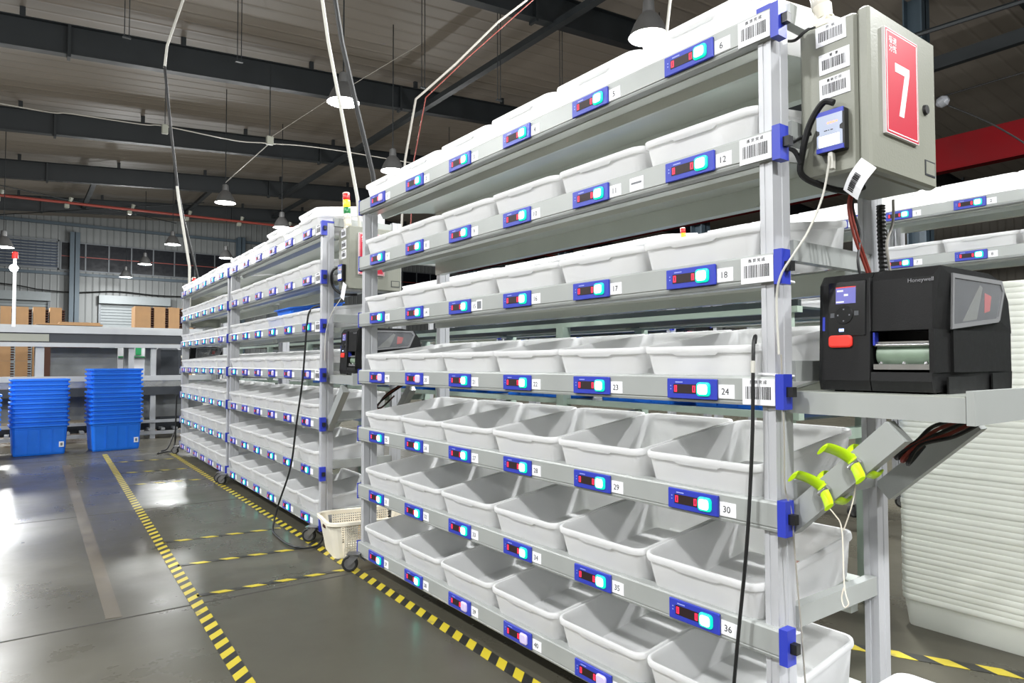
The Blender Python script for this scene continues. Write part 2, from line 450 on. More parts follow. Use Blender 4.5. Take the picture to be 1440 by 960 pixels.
for k in range(9): O('slat', sl, lv, (0, 0, 5.93 + k * 0.142))
for n, (x0, x1, z1) in enumerate(((-1.9, 1.25, 4.2), (3.5, 6.6, 4.2), (12.0, 15.2, 4.2))):
    d = S('door_%d' % (n + 1), MB().box(x0 - 0.1, wy - 0.2, 0, x0, wy, z1).box(x1, wy - 0.2, 0, x1 + 0.1, wy, z1).mesh('door_frame', MULL))
    O('shutter_housing', MB().box(x0 - 0.1, wy - 0.45, z1, x1 + 0.1, wy, z1 + 0.42).mesh('housing', DOORM), d)
    sl = MB().prism([(wy - 0.06, 0.0), (wy - 0.085, 0.02), (wy - 0.085, 0.13), (wy - 0.06, 0.15), (wy - 0.03, 0.15), (wy - 0.03, 0)], 'x', x0, x1).mesh('shutter_slat', DOORM)
    for k in range(28): O('shutter_slat', sl, d, (0, 0, k * 0.15))

# ================================================================== SHARED KINDS
# --- white bin: origin at the middle of its front foot edge, +x runs to its back
BINS = mat('bin_plastic_stack', (236, 238, 230), 0.42, noise=0.015, nscale=9)
translucent(BINS, 0.08, (245, 247, 240))
def bin_mesh(sx=1.0, sy=1.0, name='bin', m=None):
    D = 0.488; cx = D / 2
    L = [rr(cx, 0, 0.2190, 0.170, -0.006, 0.022), rr(cx, 0, 0.2230, 0.174, 0.002, 0.026), rr(cx, 0, 0.2365, 0.186, 0.110, 0.032),
         rr(cx, 0, 0.2425, 0.1915, 0.111, 0.036), rr(cx, 0, 0.2440, 0.193, 0.115, 0.037), rr(cx, 0, 0.2440, 0.193, 0.126, 0.037), rr(cx, 0, 0.2425, 0.1915, 0.130, 0.036),
         rr(cx, 0, 0.2355, 0.185, 0.130, 0.032), rr(cx, 0, 0.2335, 0.183, 0.126, 0.032), rr(cx, 0, 0.2205, 0.1715, 0.006, 0.026), rr(cx, 0, 0.2160, 0.167, 0.000, 0.022)]
    b = MB().loft(L, True, True, 0, True)
    for xx in (0.004, D - 0.004):     # thickened grip under the end rims
        b.loft([[(xx - 0.004, -0.085, 0.117), (xx + 0.006, -0.085, 0.117), (xx + 0.006, -0.065, 0.105), (xx - 0.002, -0.065, 0.105)],
                [(xx - 0.004, 0.085, 0.117), (xx + 0.006, 0.085, 0.117), (xx + 0.006, 0.065, 0.105), (xx - 0.002, 0.065, 0.105)]])
    if sx != 1 or sy != 1:
        b.v = [(p[0], p[1], p[2] - 0.004 if 0.109 < p[2] < 0.12 else p[2]) for p in b.v]
        b.v = [(p[0] * sx, p[1] * sy, p[2]) for p in b.v]
    return b.mesh(name, m or BIN)
BINM = bin_mesh()
TILT = Matrix.Rotation(math.radians(-8.0), 4, 'Y')

# --- blue tote (long side along x)
def tote_mesh():
    L = [rr(0, 0, 0.255, 0.165, 0.0, 0.02, 2), rr(0, 0, 0.262, 0.172, 0.02, 0.025, 2), rr(0, 0, 0.274, 0.182, 0.312, 0.03, 2), rr(0, 0, 0.281, 0.189, 0.318, 0.035, 2),
         rr(0, 0, 0.283, 0.191, 0.338, 0.035, 2), rr(0, 0, 0.300, 0.208, 0.344, 0.035, 2), rr(0, 0, 0.300, 0.208, 0.365, 0.035, 2), rr(0, 0, 0.279, 0.187, 0.365, 0.03, 2), rr(0, 0, 0.262, 0.172, 0.02, 0.025, 2)]
    b = MB().loft(L, True, True, 0, False)
    for x in (-0.12, 0, 0.12):      # ribs on the long sides
        for s in (-1, 1):
            b.loft([[(x - 0.004, s * 0.172, 0.03), (x + 0.004, s * 0.172, 0.03), (x + 0.004, s * 0.177, 0.03), (x - 0.004, s * 0.177, 0.03)],
                    [(x - 0.004, s * 0.186, 0.31), (x + 0.004, s * 0.186, 0.31), (x + 0.004, s * 0.192, 0.31), (x - 0.004, s * 0.192, 0.31)]])
    return b.mesh('tote', TOTE)
TOTEM = tote_mesh()

# --- pick-to-light module, built in label-plane coordinates (right, up, out)
MODM = MB().cbox(0, -0.0275, 0, 0.167, 0.0275, 0.008, 0.0015).add(
    [(0.012, 0.006, 0.0083), (0.016, 0.006, 0.0083), (0.016, 0.009, 0.0083), (0.012, 0.009, 0.0083)], [(0, 1, 2, 3)], 1).add(
    [(0.012, -0.003, 0.0083), (0.016, -0.003, 0.0083), (0.016, 0.0, 0.0083), (0.012, 0.0, 0.0083)], [(0, 1, 2, 3)], 1).add(
    [(0.030, 0.0165, 0.0083), (0.056, 0.0165, 0.0083), (0.056, 0.0195, 0.0083), (0.030, 0.0195, 0.0083)], [(0, 1, 2, 3)], 1).mesh('module', BLUE, mat('module_print', (150, 160, 220), 0.5, noise=0.02))
WINM = MB().box(0.024, -0.0125, 0.008, 0.104, 0.0125, 0.0092).mesh('window', WINDOW)
def zero(b, x, w=0.009, h=0.018):
    t = 0.0026
    b.box(x, -h / 2, 0.0092, x + t, h / 2, 0.0097).box(x + w - t, -h / 2, 0.0092, x + w, h / 2, 0.0097)
    b.box(x, -h / 2, 0.0092, x + w, -h / 2 + t, 0.0097).box(x, h / 2 - t, 0.0092, x + w, h / 2, 0.0097)
_b = MB(); zero(_b, 0.0275)
DIGM = _b.mesh('digit', DIGIT)

def button_mesh(face, edge):
    b = MB()
    c = 0.1265
    b.loft([rr(c, 0, 0.0215, 0.0185, 0.008, 0.009, 3), rr(c, 0, 0.0212, 0.0182, 0.012, 0.009, 3), rr(c, 0, 0.0162, 0.0137, 0.0145, 0.008, 3)], False, False, 1)
    b.add(rr(c, 0, 0.0162, 0.0137, 0.0145, 0.008, 3), [tuple(range(16))], 0)
    return b.mesh('button', face, edge)
LITM = button_mesh(LITB, LITE)
OFFM = button_mesh(OFFB, OFFB)
TAGM = MB().box(0.169, -0.022, 0, 0.218, 0.014, 0.0012).mesh('tag', PAPER)

def barcode_meshes(wd, ht, seed, chars):
    rnd = random.Random(seed)
    lab = MB().cbox(0, 0, 0, wd, ht, 0.0016, 0.0006).mesh('label', PAPER)
    b = MB(); x = wd * 0.1
    while x < wd * 0.88:
        t = rnd.choice((0.0008, 0.0014, 0.0022, 0.003)) * wd / 0.1
        b.add([(x, ht * 0.22, 0.0019), (x + t, ht * 0.22, 0.0019), (x + t, ht * 0.7, 0.0019), (x, ht * 0.7, 0.0019)], [(0, 1, 2, 3)])
        x += t + rnd.choice((0.0009, 0.0014, 0.002)) * wd / 0.1
    return lab, b.mesh('bars', INK), text_mesh(chars, ht * 0.15, INK)
LAB_RAIL = barcode_meshes(0.092, 0.066, 3, '拣 货 完 成')
LAB_CAB = [barcode_meshes(0.077, 0.052, 11 + k, c) for k, c in enumerate(('开   机', '登   录', '重 新 打 印'))]

# --- rack pieces
RLEN = 2.497
def rail_mesh(Lr):
    prof = [(0.0015, -0.024), (0.0015, 0.031), (0.004, 0.036), (0.030, 0.040), (0.030, -0.038), (0.004, -0.036), (0.002, -0.030), (0.0045, -0.028), (0.0045, -0.025)]
    b = MB().prism(prof, 'y', 0.002, Lr - 0.002)
    return b.mesh('rail', RAIL)
def panel_mesh(Lr, z0):
    b = MB(); y0, y1 = 0.058, Lr - 0.058
    t = math.tan(math.radians(8))
    def Z(x): return z0 + (x - 0.032) * t
    b.loft([[(x, y0, Z(x)), (x, y1, Z(x)), (x, y1, Z(x) - 0.003), (x, y0, Z(x) - 0.003)] for x in (0.032, 0.496)])
    zl = min(-0.0385, z0 - 0.004)
    b.box(0.032, y0, zl, 0.035, y1, z0)                       # front lip
    b.box(0.032, y0, zl, 0.075, y1, zl + 0.003)
    b.loft([[(0.10, y0, Z(0.1) - 0.003), (0.10, y1, Z(0.1) - 0.003), (0.115, y1, Z(0.1) - 0.03), (0.115, y0, Z(0.1) - 0.03)],
            [(0.16, y0, Z(0.16) - 0.003), (0.16, y1, Z(0.16) - 0.003), (0.145, y1, Z(0.16) - 0.03), (0.145, y0, Z(0.16) - 0.03)]])   # pressed stiffener
    zb = Z(0.482)
    b.box(0.444, y0, min(zb - 0.04, -0.034), 0.482, y1, zb - 0.003)           # back beam
    return b.mesh('panel', GALV)
def post_mesh(x0, x1, y0, y1, z0, z1, cap=False):
    ym = (y0 + y1) / 2; xm = (x0 + x1) / 2
    prof = [(x0, y0), (xm - 0.006, y0), (xm - 0.004, y0 + 0.002), (xm + 0.004, y0 + 0.002), (xm + 0.006, y0), (x1, y0), (x1, y1),
            (xm + 0.006, y1), (xm + 0.004, y1 - 0.006), (xm - 0.004, y1 - 0.006), (xm - 0.006, y1), (x0, y1), (x0, ym + 0.005), (x0 + 0.002, ym + 0.004), (x0 + 0.002, ym - 0.004), (x0, ym - 0.005)]
    b = MB().prism(prof, 'z', z0, z1)
    if cap: b.box(x0 - 0.002, y0 - 0.002, z1, x1 + 0.002, y1 + 0.002, z1 + 0.012, 1)
    return b.mesh('post', POST, BLUE)
def castor_meshes():
    b = MB()
    b.box(-0.035, -0.03, 0.0, 0.035, 0.03, 0.004, 0)
    b.cyl((0, 0, -0.012), (0, 0, 0.0), 0.026, 0.026, 14)
    for s in (-1, 1):
        b.prism([(-0.026, -0.012), (0.022, -0.012), (0.034, -0.058), (0.02, -0.064)], 'y', s * 0.019, s * 0.0225)
    b.loft([[(-0.03, -0.012, -0.014), (-0.03, 0.012, -0.014), (-0.03, 0.012, -0.017), (-0.03, -0.012, -0.017)], [(-0.062, -0.016, -0.034), (-0.062, 0.016, -0.034), (-0.062, 0.016, -0.038), (-0.062, -0.016, -0.038)]])
    fork = b.mesh('fork', ZINC)
    w = MB()
    prof = [(0.030, -0.013), (0.038, -0.013), (0.042, -0.009), (0.042, 0.009), (0.038, 0.013), (0.030, 0.013)]
    w.loft([[(r * math.cos(2 * PI * k / 20), z, r * math.sin(2 * PI * k / 20)) for k in range(20)] for r, z in prof], False, False, 0, True)
    w.loft([[(r * math.cos(2 * PI * k / 20), z, r * math.sin(2 * PI * k / 20)) for k in range(20)] for r, z in ((0.030, -0.010), (0.030, 0.010))], True, True, 1)
    w.cyl((0, -0.023, 0), (0, 0.023, 0), 0.007, 0.007, 10, 1)
    return fork, w.mesh('wheel', RUBBER, ZINC)
CASTOR = castor_meshes()
CAPN = MB().box(-0.003, -0.019, -0.043, 0.034, 0.003, 0.043).mesh('cap', BLUE)
CAPF = MB().box(-0.001, -0.002, -0.041, 0.032, 0.004, 0.041).mesh('cap', BLUE)
PLUG = MB().box(0.008, -0.036, -0.012, 0.026, -0.019, 0.012).mesh('plug', BLACK)
SIDEB = MB().box(0.088, 0.0, 0.024, 0.486, 0.028, 0.076).mesh('side_beam', RAIL)
ROWZ = [0.111 + 0.306 * (7 - i) for i in range(1, 8)]
RIMOFF = [0.098, 0.112, 0.114, 0.117, 0.121, 0.132, 0.135]
_cache = {}
def cached(key, fn):
    if key not in _cache: _cache[key] = fn()
    return _cache[key]

def rack_world(x, y, a=0.0, dz=0.0): return T((x, y, dz)) @ Rz(a)

def build_rack(W, label, nslot=6, rows=range(1, 8), lit=None, numbers=False, group=None, barcodes=True, detail=True, backposts=True, Lr=None):
    root = O('picking_rack', None, None, M=W, label=label, cat='rack', group=group)
    Lr = Lr or RLEN - 0.4 * (6 - nslot)
    zt = ROWZ[0] + 0.04
    for (x0, x1, y0, y1, z1, cp) in ((0.015, 0.09, 0.014, 0.050, zt + 0.002, True), (0.015, 0.09, Lr - 0.046, Lr - 0.014, zt - 0.03, False),
                                     (0.486, 0.55, 0.0, 0.04, zt + 0.05, False), (0.486, 0.55, Lr - 0.04, Lr, zt + 0.05, False)):
        O('post', cached(('post', x0, y0, z1), lambda: post_mesh(x0, x1, y0, y1, 0.095, z1, cp)), root)
    for (cx, cy) in ((-0.03, 0.03), (-0.03, Lr - 0.03), (0.518, 0.02), (0.518, Lr - 0.02)):
        c = O('castor', CASTOR[0], root, M=T((cx, cy, 0.093)) @ Rz(2.5 if cx < 0.3 else -1.1))
        O('wheel', CASTOR[1], c, (0.022, 0, -0.051))
    for r_ in rows:
        z = ROWZ[r_ - 1]
        rl = O('shelf_rail', cached(('rail', Lr), lambda: rail_mesh(Lr)), root, (0, 0, z))
        O('end_cap', CAPN, rl, (0, 0, 0)); O('end_cap', CAPF, rl, (0, Lr, 0)); O('plug', PLUG, rl)
        O('shelf_panel', cached(('panel', Lr, r_), lambda: panel_mesh(Lr, RIMOFF[r_ - 1] - 0.135)), root, (0, 0, z))
        O('side_beam', SIDEB, root, (0, 0.004, z)); O('side_beam', SIDEB, root, (0, Lr - 0.032, z))
        for k in range(1, nslot + 1):
            ym = Lr - 0.157 - 0.4 * (k - 1)
            md = O('display_module', MODM, root, M=T((0.0015, ym, z)) @ RX)
            O('display_window', WINM, md)
            O('digit', DIGM, md); O('digit', DIGM, md, (0.063, 0, 0))
            on = lit(r_, k) if lit else True
            O('light_button', LITM if on else OFFM, md)
            tg = O('number_tag', TAGM, root, M=T((0.0015, ym, z)) @ RX)
            if numbers:
                n = (r_ - 1) * 6 + k
                O('tag_number', text_mesh(str(n), 0.024, INK), tg, M=T((0.190, -0.005, 0.0014)))
        if barcodes and r_ <= 4:
            lb = O('barcode_label', LAB_RAIL[0], root, M=T((0.0015, 0.098, z - 0.035)) @ RX)
            O('barcode_print', LAB_RAIL[1], lb)
            O('label_writing', LAB_RAIL[2], lb, M=T((0.046, 0.057, 0.0019)))
    return root

def bins_for(W, rows, nslot, labeller, group, skip=(), extra=(), up=0.0):
    for r_ in rows:
        for k in range(1, nslot + 1):
            if (r_, k) in skip: continue
            yc = 0.435 - 0.1925 + 0.395 * (nslot - k)
            z = ROWZ[r_ - 1] + RIMOFF[r_ - 1] - 0.13
            jx = random.uniform(-0.004, 0.006); jy = random.uniform(-0.0012, 0.0012)
            zz = z + (up if r_ == 1 else 0.0)
            n = 1
            for (er, ek, en) in extra:
                if (er, ek) == (r_, k): n = en
            for q in range(n):
                lab = labeller(r_, k)
                if n > 1: lab += (' (upper)' if q else ' (lower)')
                O('storage_bin', BINM, None, M=W @ T((0.006 + jx, yc + jy, zz + q * 0.045)) @ TILT, label=lab, cat='bin', group=group)

# ================================================================== STATION: cabinet, printer, bracket (rack-local coordinates)
def MY(b, m):
    if m: b.v = [(p[0], -p[1], p[2]) for p in b.v]
    return b

def station(W, rack, num, who, mirror=False, sign=True):
    # ---- bracket that carries the printer (parts of the rack)
    s = (lambda b: MY(b, mirror))
    off = T((0, RLEN, 0)) if mirror else Matrix.Identity(4)
    zt = 1.028
    b = s(MB().box(0.055, -0.385, zt - 0.052, 0.095, 0.012, zt))
    O('bracket_bar', b.mesh('bracket_bar', RAIL), rack, M=off)
    O('bracket_bar', s(MB().box(0.485, -0.385, zt - 0.052, 0.525, -0.002, zt)).mesh('bracket_bar', RAIL), rack, M=off)
    O('bracket_bar', s(MB().box(0.052, -0.402, zt - 0.056, 0.527, -0.387, zt + 0.014)).mesh('bracket_bar', RAIL), rack, M=off)
    O('bracket_bar', s(MB().box(0.096, -0.10, zt - 0.05, 0.484, -0.06, zt - 0.006)).mesh('bracket_bar', RAIL), rack, M=off)
    O('bracket_tray', s(MB().box(0.056, -0.384, zt - 0.001, 0.52, -0.012, zt + 0.002)).mesh('bracket_tray', GALV), rack, M=off)
    def brace(x0, x1, ya, za, yb, zb, t):
        d = Vector((0, yb - ya, zb - za)).normalized(); n = Vector((0, -d.z, d.y)) * t / 2
        A, B = Vector((0, ya, za)), Vector((0, yb, zb))
        lp = lambda P: [(x0, P.y - n.y, P.z - n.z), (x1, P.y - n.y, P.z - n.z), (x1, P.y + n.y, P.z + n.z), (x0, P.y + n.y, P.z + n.z)]
        return s(MB().loft([lp(A), lp(B)])).mesh('brace', RAIL)
    O('brace', brace(0.045, 0.085, 0.012, 0.700, -0.252, 0.950, 0.056), rack, M=off)
    O('brace', brace(0.490, 0.530, -0.012, 0.735, -0.242, 0.950, 0.056), rack, M=off)
    # ---- control cabinet
    WW = W @ off
    cab = O('control_cabinet', None, None, M=WW @ T((0.13, (0.03 if mirror else -0.03), 1.555)), label='grey steel cabinet ' + (('with a red sign reading %d ' % num) if sign else '') + 'at the end of ' + who, cat='cabinet')
    q = T((-0.13, (-0.03 if mirror else 0.03), -1.555))
    x0, x1, y0, y1, z0, z1 = 0.113, 0.462, -0.150, -0.004, 1.56, 1.945
    O('cabinet_body', s(MB().cbox(x0, y0, z0, x1, y1, z1, 0.007)).mesh('cabinet_body', CABI), cab, M=q)
    O('cabinet_door', s(MB().cbox(x0 - 0.002, y0 - 0.032, z0 - 0.003, x1 + 0.002, y0 - 0.003, z1 + 0.003, 0.006)).mesh('cabinet_door', CABI), cab, M=q)
    dk = O('door_knob', s(MB().cyl((x1 - 0.064, y0 - 0.032, 1.755), (x1 - 0.064, y0 - 0.039, 1.755), 0.014, 0.012, 14)).mesh('door_knob', BLACK), cab, M=q)
    O('maker_plate', s(MB().box(x1 - 0.07, y0 - 0.0335, 1.585, x1 - 0.012, y0 - 0.0318, 1.625).box(x1 - 0.066, y0 - 0.0342, 1.589, x1 - 0.016, y0 - 0.0335, 1.621, 1)).mesh('maker_plate', CONVD, CABI), cab, M=q)
    if sign:
        sg = O('number_sign', MB().box(0, 0, -0.002, 0.172, 0.258, 0.006, 1).box(0.002, 0.002, 0.006, 0.170, 0.256, 0.0064, 0).mesh('sign', RED, SIGNW), cab, M=q @ T((0.170, y0 - 0.034, 1.650)) @ RY)
        fr = MB()
        for (a, b_, c, d) in ((0.006, 0.006, 0.166, 0.0085), (0.006, 0.2495, 0.166, 0.252), (0.006, 0.006, 0.0085, 0.252), (0.1635, 0.006, 0.166, 0.252)):
            fr.box(a, b_, 0.0064, c, d, 0.0068)
        O('sign_border', fr.mesh('sign_border', SIGNW), sg)
        if num == 7:
            sv = MB().prism([(0.048, 0.180), (0.048, 0.158), (0.098, 0.158), (0.066, 0.052), (0.090, 0.052), (0.124, 0.166), (0.124, 0.180)], 'z', 0.0064, 0.007).mesh('seven', SIGNW)
            O('sign_number', sv, sg)
        else:
            O('sign_number', text_mesh(str(num), 0.18, SIGNW, 0.003), sg, M=T((0.086, 0.118, 0.0068)))
        O('sign_writing', text_mesh('极速\n分拣', 0.020, SIGNW), sg, M=T((0.038, 0.220, 0.0068)))
        for k, (yy, zz) in enumerate(((-0.050, 1.887), (-0.058, 1.814), (-0.058, 1.752))):
            lab, bars, tx = LAB_CAB[k]
            lb = O('barcode_label', lab, cab, M=q @ T((x0 - 0.0004, yy, zz)) @ RX @ Matrix.Rotation(math.radians(1.0), 4, 'Z'))
            O('barcode_print', bars, lb); O('label_writing', tx, lb, M=T((0.0385, 0.044, 0.0019)))
        # reader on the cabinet's aisle side
        rd = O('card_reader', MB().cbox(0, 0, 0, 0.070, 0.102, 0.026, 0.003, 0).box(0.001, 0.090, 0.020, 0.069, 0.101, 0.0268, 1).box(0.001, 0.001, 0.020, 0.069, 0.012, 0.0268, 1).mesh('reader', BLACK, BLUE), cab, M=q @ T((x0, -0.060, 1.612)) @ RX)
        fp = MB().prism([(0.003, 0.012), (0.067, 0.012), (0.067, 0.046), (0.060, 0.050), (0.060, 0.058), (0.067, 0.062), (0.067, 0.090), (0.003, 0.090), (0.003, 0.058), (0.010, 0.054), (0.010, 0.046), (0.003, 0.042)], 'z', 0.0262, 0.0275)
        O('reader_panel', fp.mesh('reader_panel', READL), rd)
        O('reader_screen', MB().box(0.009, 0.014, 0.0275, 0.060, 0.040, 0.0281).mesh('reader_screen', READS), rd)
        dg = MB()
        for k in range(4): dg.box(0.030 + k * 0.007, 0.068, 0.0275, 0.0345 + k * 0.007, 0.0715, 0.028)
        O('reader_digits', dg.mesh('reader_digits', READD), rd)
        O('reader_writing', MB().box(0.022, 0.051, 0.0275, 0.030, 0.053, 0.028).box(0.032, 0.051, 0.0275, 0.035, 0.053, 0.028).box(0.038, 0.051, 0.0275, 0.044, 0.053, 0.028).mesh('reader_writing', INK), rd)
    # ---- signal tower on top of the cabinet
    tw = O('signal_tower', None, None, M=WW @ T((0.155, (0.05 if mirror else -0.05), 1.949)), label='stack light with red, amber and green segments on the cabinet of ' + who, cat='signal light')
    O('tower_base', MB().cbox(-0.022, -0.022, 0.0, 0.022, 0.022, 0.018, 0.004).cyl((-0.018, 0, 0.032), (0.018, 0, 0.032), 0.017, 0.017, 16).cyl((0, 0, 0.03), (-0.004, 0.004, 0.062), 0.020, 0.023, 16).mesh('tower_base', BASK), tw)
    lean = Matrix.Rotation(math.radians(9), 4, 'Y') if False else Matrix.Rotation(math.radians(-8), 4, 'X')
    stack = [('tower_segment', CLEAR2, 0.058, 0.100), ('tower_segment', TWG, 0.100, 0.142), ('tower_segment', TWY, 0.145, 0.190), ('tower_segment', TWR, 0.193, 0.232), ('tower_cap', BASK, 0.232, 0.240)]
    for n_, m_, a, b_ in stack:
        O(n_, MB().lathe([(0.021, a), (0.0225, a + 0.002), (0.0225, b_ - 0.002), (0.021, b_)], 18, 0, True, True).mesh('segment', m_), tw, M=lean)
    # ---- label printer on the bracket
    pr = O('label_printer', None, None, M=WW @ T((0.103, -0.045, zt)) if not mirror else WW @ T((0.103, 0.314, zt)), label='black label printer on the bracket at the end of ' + who, cat='printer')
    build_printer(pr)
    return cab

KEYG = mat('dull_glass', (120, 122, 126), 0.2, noise=0.04)
CLEAR2 = mat('tower_clear', (200, 196, 186), 0.2, noise=0.04, coat=0.2)

# printer local frame: x to the back, y along the rack (negative towards the camera), z up; front face in the plane x = 0
def build_printer(root):
    y0, y1, zt, D = -0.269, 0.0, 0.285, 0.44
    ys = -0.128
    def outline(y, e=0.0):
        return [(0.006 + e, y, 0.006), (0.0 + e, y, 0.03), (0.012 + e, y, 0.262), (0.030 + e, y, zt), (0.30, y, zt + 0.002), (0.385, y, zt - 0.012), (0.425, y, zt - 0.06), (D, y, 0.15), (D - 0.012, y, 0.006)]
    # left control tower
    O('control_tower', MB().loft([outline(ys + 0.001), outline(y1 - 0.012), outline(y1, 0.008)]).mesh('control_tower', PRN), root)
    # media cover, split above and below the print slot
    zc0, zc1 = 0.050, 0.145
    b = MB()
    up_ = [(0.0085, zc1), (0.012, 0.262), (0.030, zt), (0.30, zt + 0.002), (0.385, zt - 0.012), (0.425, zt - 0.06), (D, 0.15), (D, zc1)]
    b.loft([[(x, y0 + (0.010 if x < 0.02 else 0.0), z) for x, z in up_]] + [[(x, ys - 0.001, z) for x, z in up_]])
    O('media_cover', b.mesh('media_cover', PRN), root)
    b = MB()
    lo = [(0.008, 0.006), (0.0, 0.03), (0.002, zc0), (D, zc0), (D - 0.005, 0.006)]
    b.loft([[(x, y0 + (0.010 if x < 0.02 else 0.0), z) for x, z in lo]] + [[(x, ys - 0.001, z) for x, z in lo]])
    b.box(0.09, y0, zc0, D - 0.004, ys - 0.001, zc1)               # inside wall behind the slot
    b.box(0.004, y0 + 0.006, zc0, 0.09, y0 + 0.016, zc1)          # right cheek
    b.box(0.30, y0 - 0.004, 0.0, D - 0.04, y0, 0.046).box(0.05, y0 - 0.004, 0.0, 0.20, y0, 0.040)   # base skirt
    O('base_cover', b.mesh('base_cover', PRN), root)
    ft = MB()
    for x in (0.05, 0.38):
        for y in (y0 + 0.03, y1 - 0.03): ft.cyl((x, y, 0.0), (x, y, 0.008), 0.012, 0.012, 10)
    O('rubber_feet', ft.mesh('rubber_feet', RUBBER), root)
    # print mechanism
    O('platen', MB().cyl((0.045, ys - 0.004, 0.090), (0.045, y0 + 0.016, 0.090), 0.024, 0.024, 18).mesh('platen', ROLLER), root)
    O('tear_bar', MB().cyl((0.018, ys - 0.003, 0.112), (0.018, y0 + 0.016, 0.112), 0.0035, 0.0035, 10).box(0.02, ys - 0.003, 0.116, 0.07, y0 + 0.016, 0.120).mesh('tear_bar', STEEL), root)
    tp = MB().loft([[(0.010, ys - 0.003, 0.056), (0.010, y0 + 0.014, 0.056), (0.010, y0 + 0.014, 0.068), (0.010, ys - 0.003, 0.068)], [(0.045, ys - 0.003, 0.060), (0.045, y0 + 0.014, 0.060), (0.045, y0 + 0.014, 0.070), (0.045, ys - 0.003, 0.070)]])
    for yy in (ys - 0.02, (ys + y0) / 2, y0 + 0.025): tp.cyl((0.012, yy, 0.069), (0.012, yy, 0.074), 0.005, 0.003, 8)
    O('tear_plate', tp.mesh('tear_plate', STEEL), root)
    O('slot_latch', MB().box(0.012, ys - 0.006, 0.112, 0.03, ys - 0.002, 0.142).mesh('slot_latch', BLUE), root)
    # front faces in label-plane coordinates; the tower's front leans back a little
    lean = math.atan2(0.012, 0.232)
    F = T((0.0, 0, 0.03)) @ Matrix.Rotation(lean, 4, 'Y') @ T((0, 0, -0.03)) @ RX      # u = -y, v = z
    pn = O('control_panel', MB().cbox(0.026, 0.135, -0.004, 0.118, 0.268, 0.0025, 0.002).mesh('control_panel', PRNG), root, M=F)
    sc = O('screen', MB().box(0.046, 0.214, 0.0025, 0.094, 0.254, 0.0035, 0).box(0.046, 0.252, 0.0035, 0.094, 0.2545, 0.0038, 1).box(0.049, 0.243, 0.0035, 0.064, 0.247, 0.0038, 2).box(0.066, 0.232, 0.0035, 0.076, 0.237, 0.0038, 2).box(0.047, 0.2165, 0.0035, 0.066, 0.220, 0.0038, 2).mesh('screen', LCD, PRED, PAPER), root, M=F)
    kp = MB().cyl((0.066, 0.186, 0.0025), (0.066, 0.186, 0.0045), 0.0225, 0.021, 20)
    for a in range(4):
        c, s_ = math.cos(a * PI / 2), math.sin(a * PI / 2)
        kp.box(0.066 + c * 0.014 - 0.0016, 0.186 + s_ * 0.014 - 0.0016, 0.0045, 0.066 + c * 0.014 + 0.0016, 0.186 + s_ * 0.014 + 0.0016, 0.0049, 1)
    kp.box(0.033, 0.181, 0.0025, 0.043, 0.192, 0.0035, 2).box(0.091, 0.184, 0.0025, 0.101, 0.195, 0.0035, 2)
    O('keypad', kp.mesh('keypad', PRN, INKG, mat('key_grey', (70, 72, 76), 0.5, noise=0.03)), root, M=F)
    O('status_light', MB().box(0.055, 0.147, 0.0025, 0.066, 0.1535, 0.0035).mesh('status_light', LEDB), root, M=F)
    b = MB().loft([rr(0.058, 0.123, 0.0285, 0.0145, -0.002, 0.008, 3), rr(0.058, 0.123, 0.0285, 0.0145, 0.0045, 0.008, 3), rr(0.058, 0.123, 0.025, 0.011, 0.0065, 0.006, 3)])
    O('red_button', b.mesh('red_button', PRED), root, M=F)
    O('side_sticker', MB().box(0.012, 0.150, 0.0, 0.018, 0.184, 0.001).mesh('side_sticker', BLUE), root, M=F)
    O('maker_writing', text_mesh('Honeywell', 0.0125, mat('maker_grey', (120, 120, 124), 0.4, noise=0.02)), root, M=F @ T((0.236, 0.255, 0.0015)))
    # side window in the plane y = y0
    G = T((0, y0, 0)) @ RY
    outer = [(0.085, 0.272), (0.375, 0.274), (0.392, 0.250), (0.356, 0.176), (0.345, 0.170), (0.075, 0.146)]
    inner = [(0.094, 0.262), (0.367, 0.264), (0.380, 0.247), (0.347, 0.184), (0.340, 0.179), (0.085, 0.157)]
    fr = MB()
    n = len(outer)
    for zz in (0.004,):
        lo = [(p[0], p[1], 0.0) for p in outer]; hi = [(p[0], p[1], zz) for p in outer]; hi2 = [(p[0], p[1], zz) for p in inner]; lo2 = [(p[0], p[1], 0.0) for p in inner]
        fr.loft([lo, hi, hi2, lo2], False, False)
    wf = O('window_frame', fr.mesh('window_frame', mat('window_grey', (120, 120, 122), 0.35, noise=0.03)), root, M=G)
    O('window_pane', MB().prism(inner, 'z', 0.0015, 0.0025).mesh('window_pane', CLEAR), wf)
    # what shows behind the pane: pale label roll and red ribbon hub
    O('label_roll', MB().prism([(0.14, 0.165), (0.22, 0.173), (0.26, 0.250), (0.245, 0.255)], 'z', 0.0003, 0.0012).mesh('label_roll', CABI), wf)
    O('ribbon_hub', MB().prism([(0.268, 0.190), (0.300, 0.196), (0.312, 0.232), (0.272, 0.238)], 'z', 0.0003, 0.0012).mesh('ribbon_hub', PRED), wf)
    gr = MB().box(0.004, ys - 0.0012, zc1, 0.03, ys + 0.0012, 0.27)
    O('cover_gap', gr.mesh('cover_gap', BLACK), root)

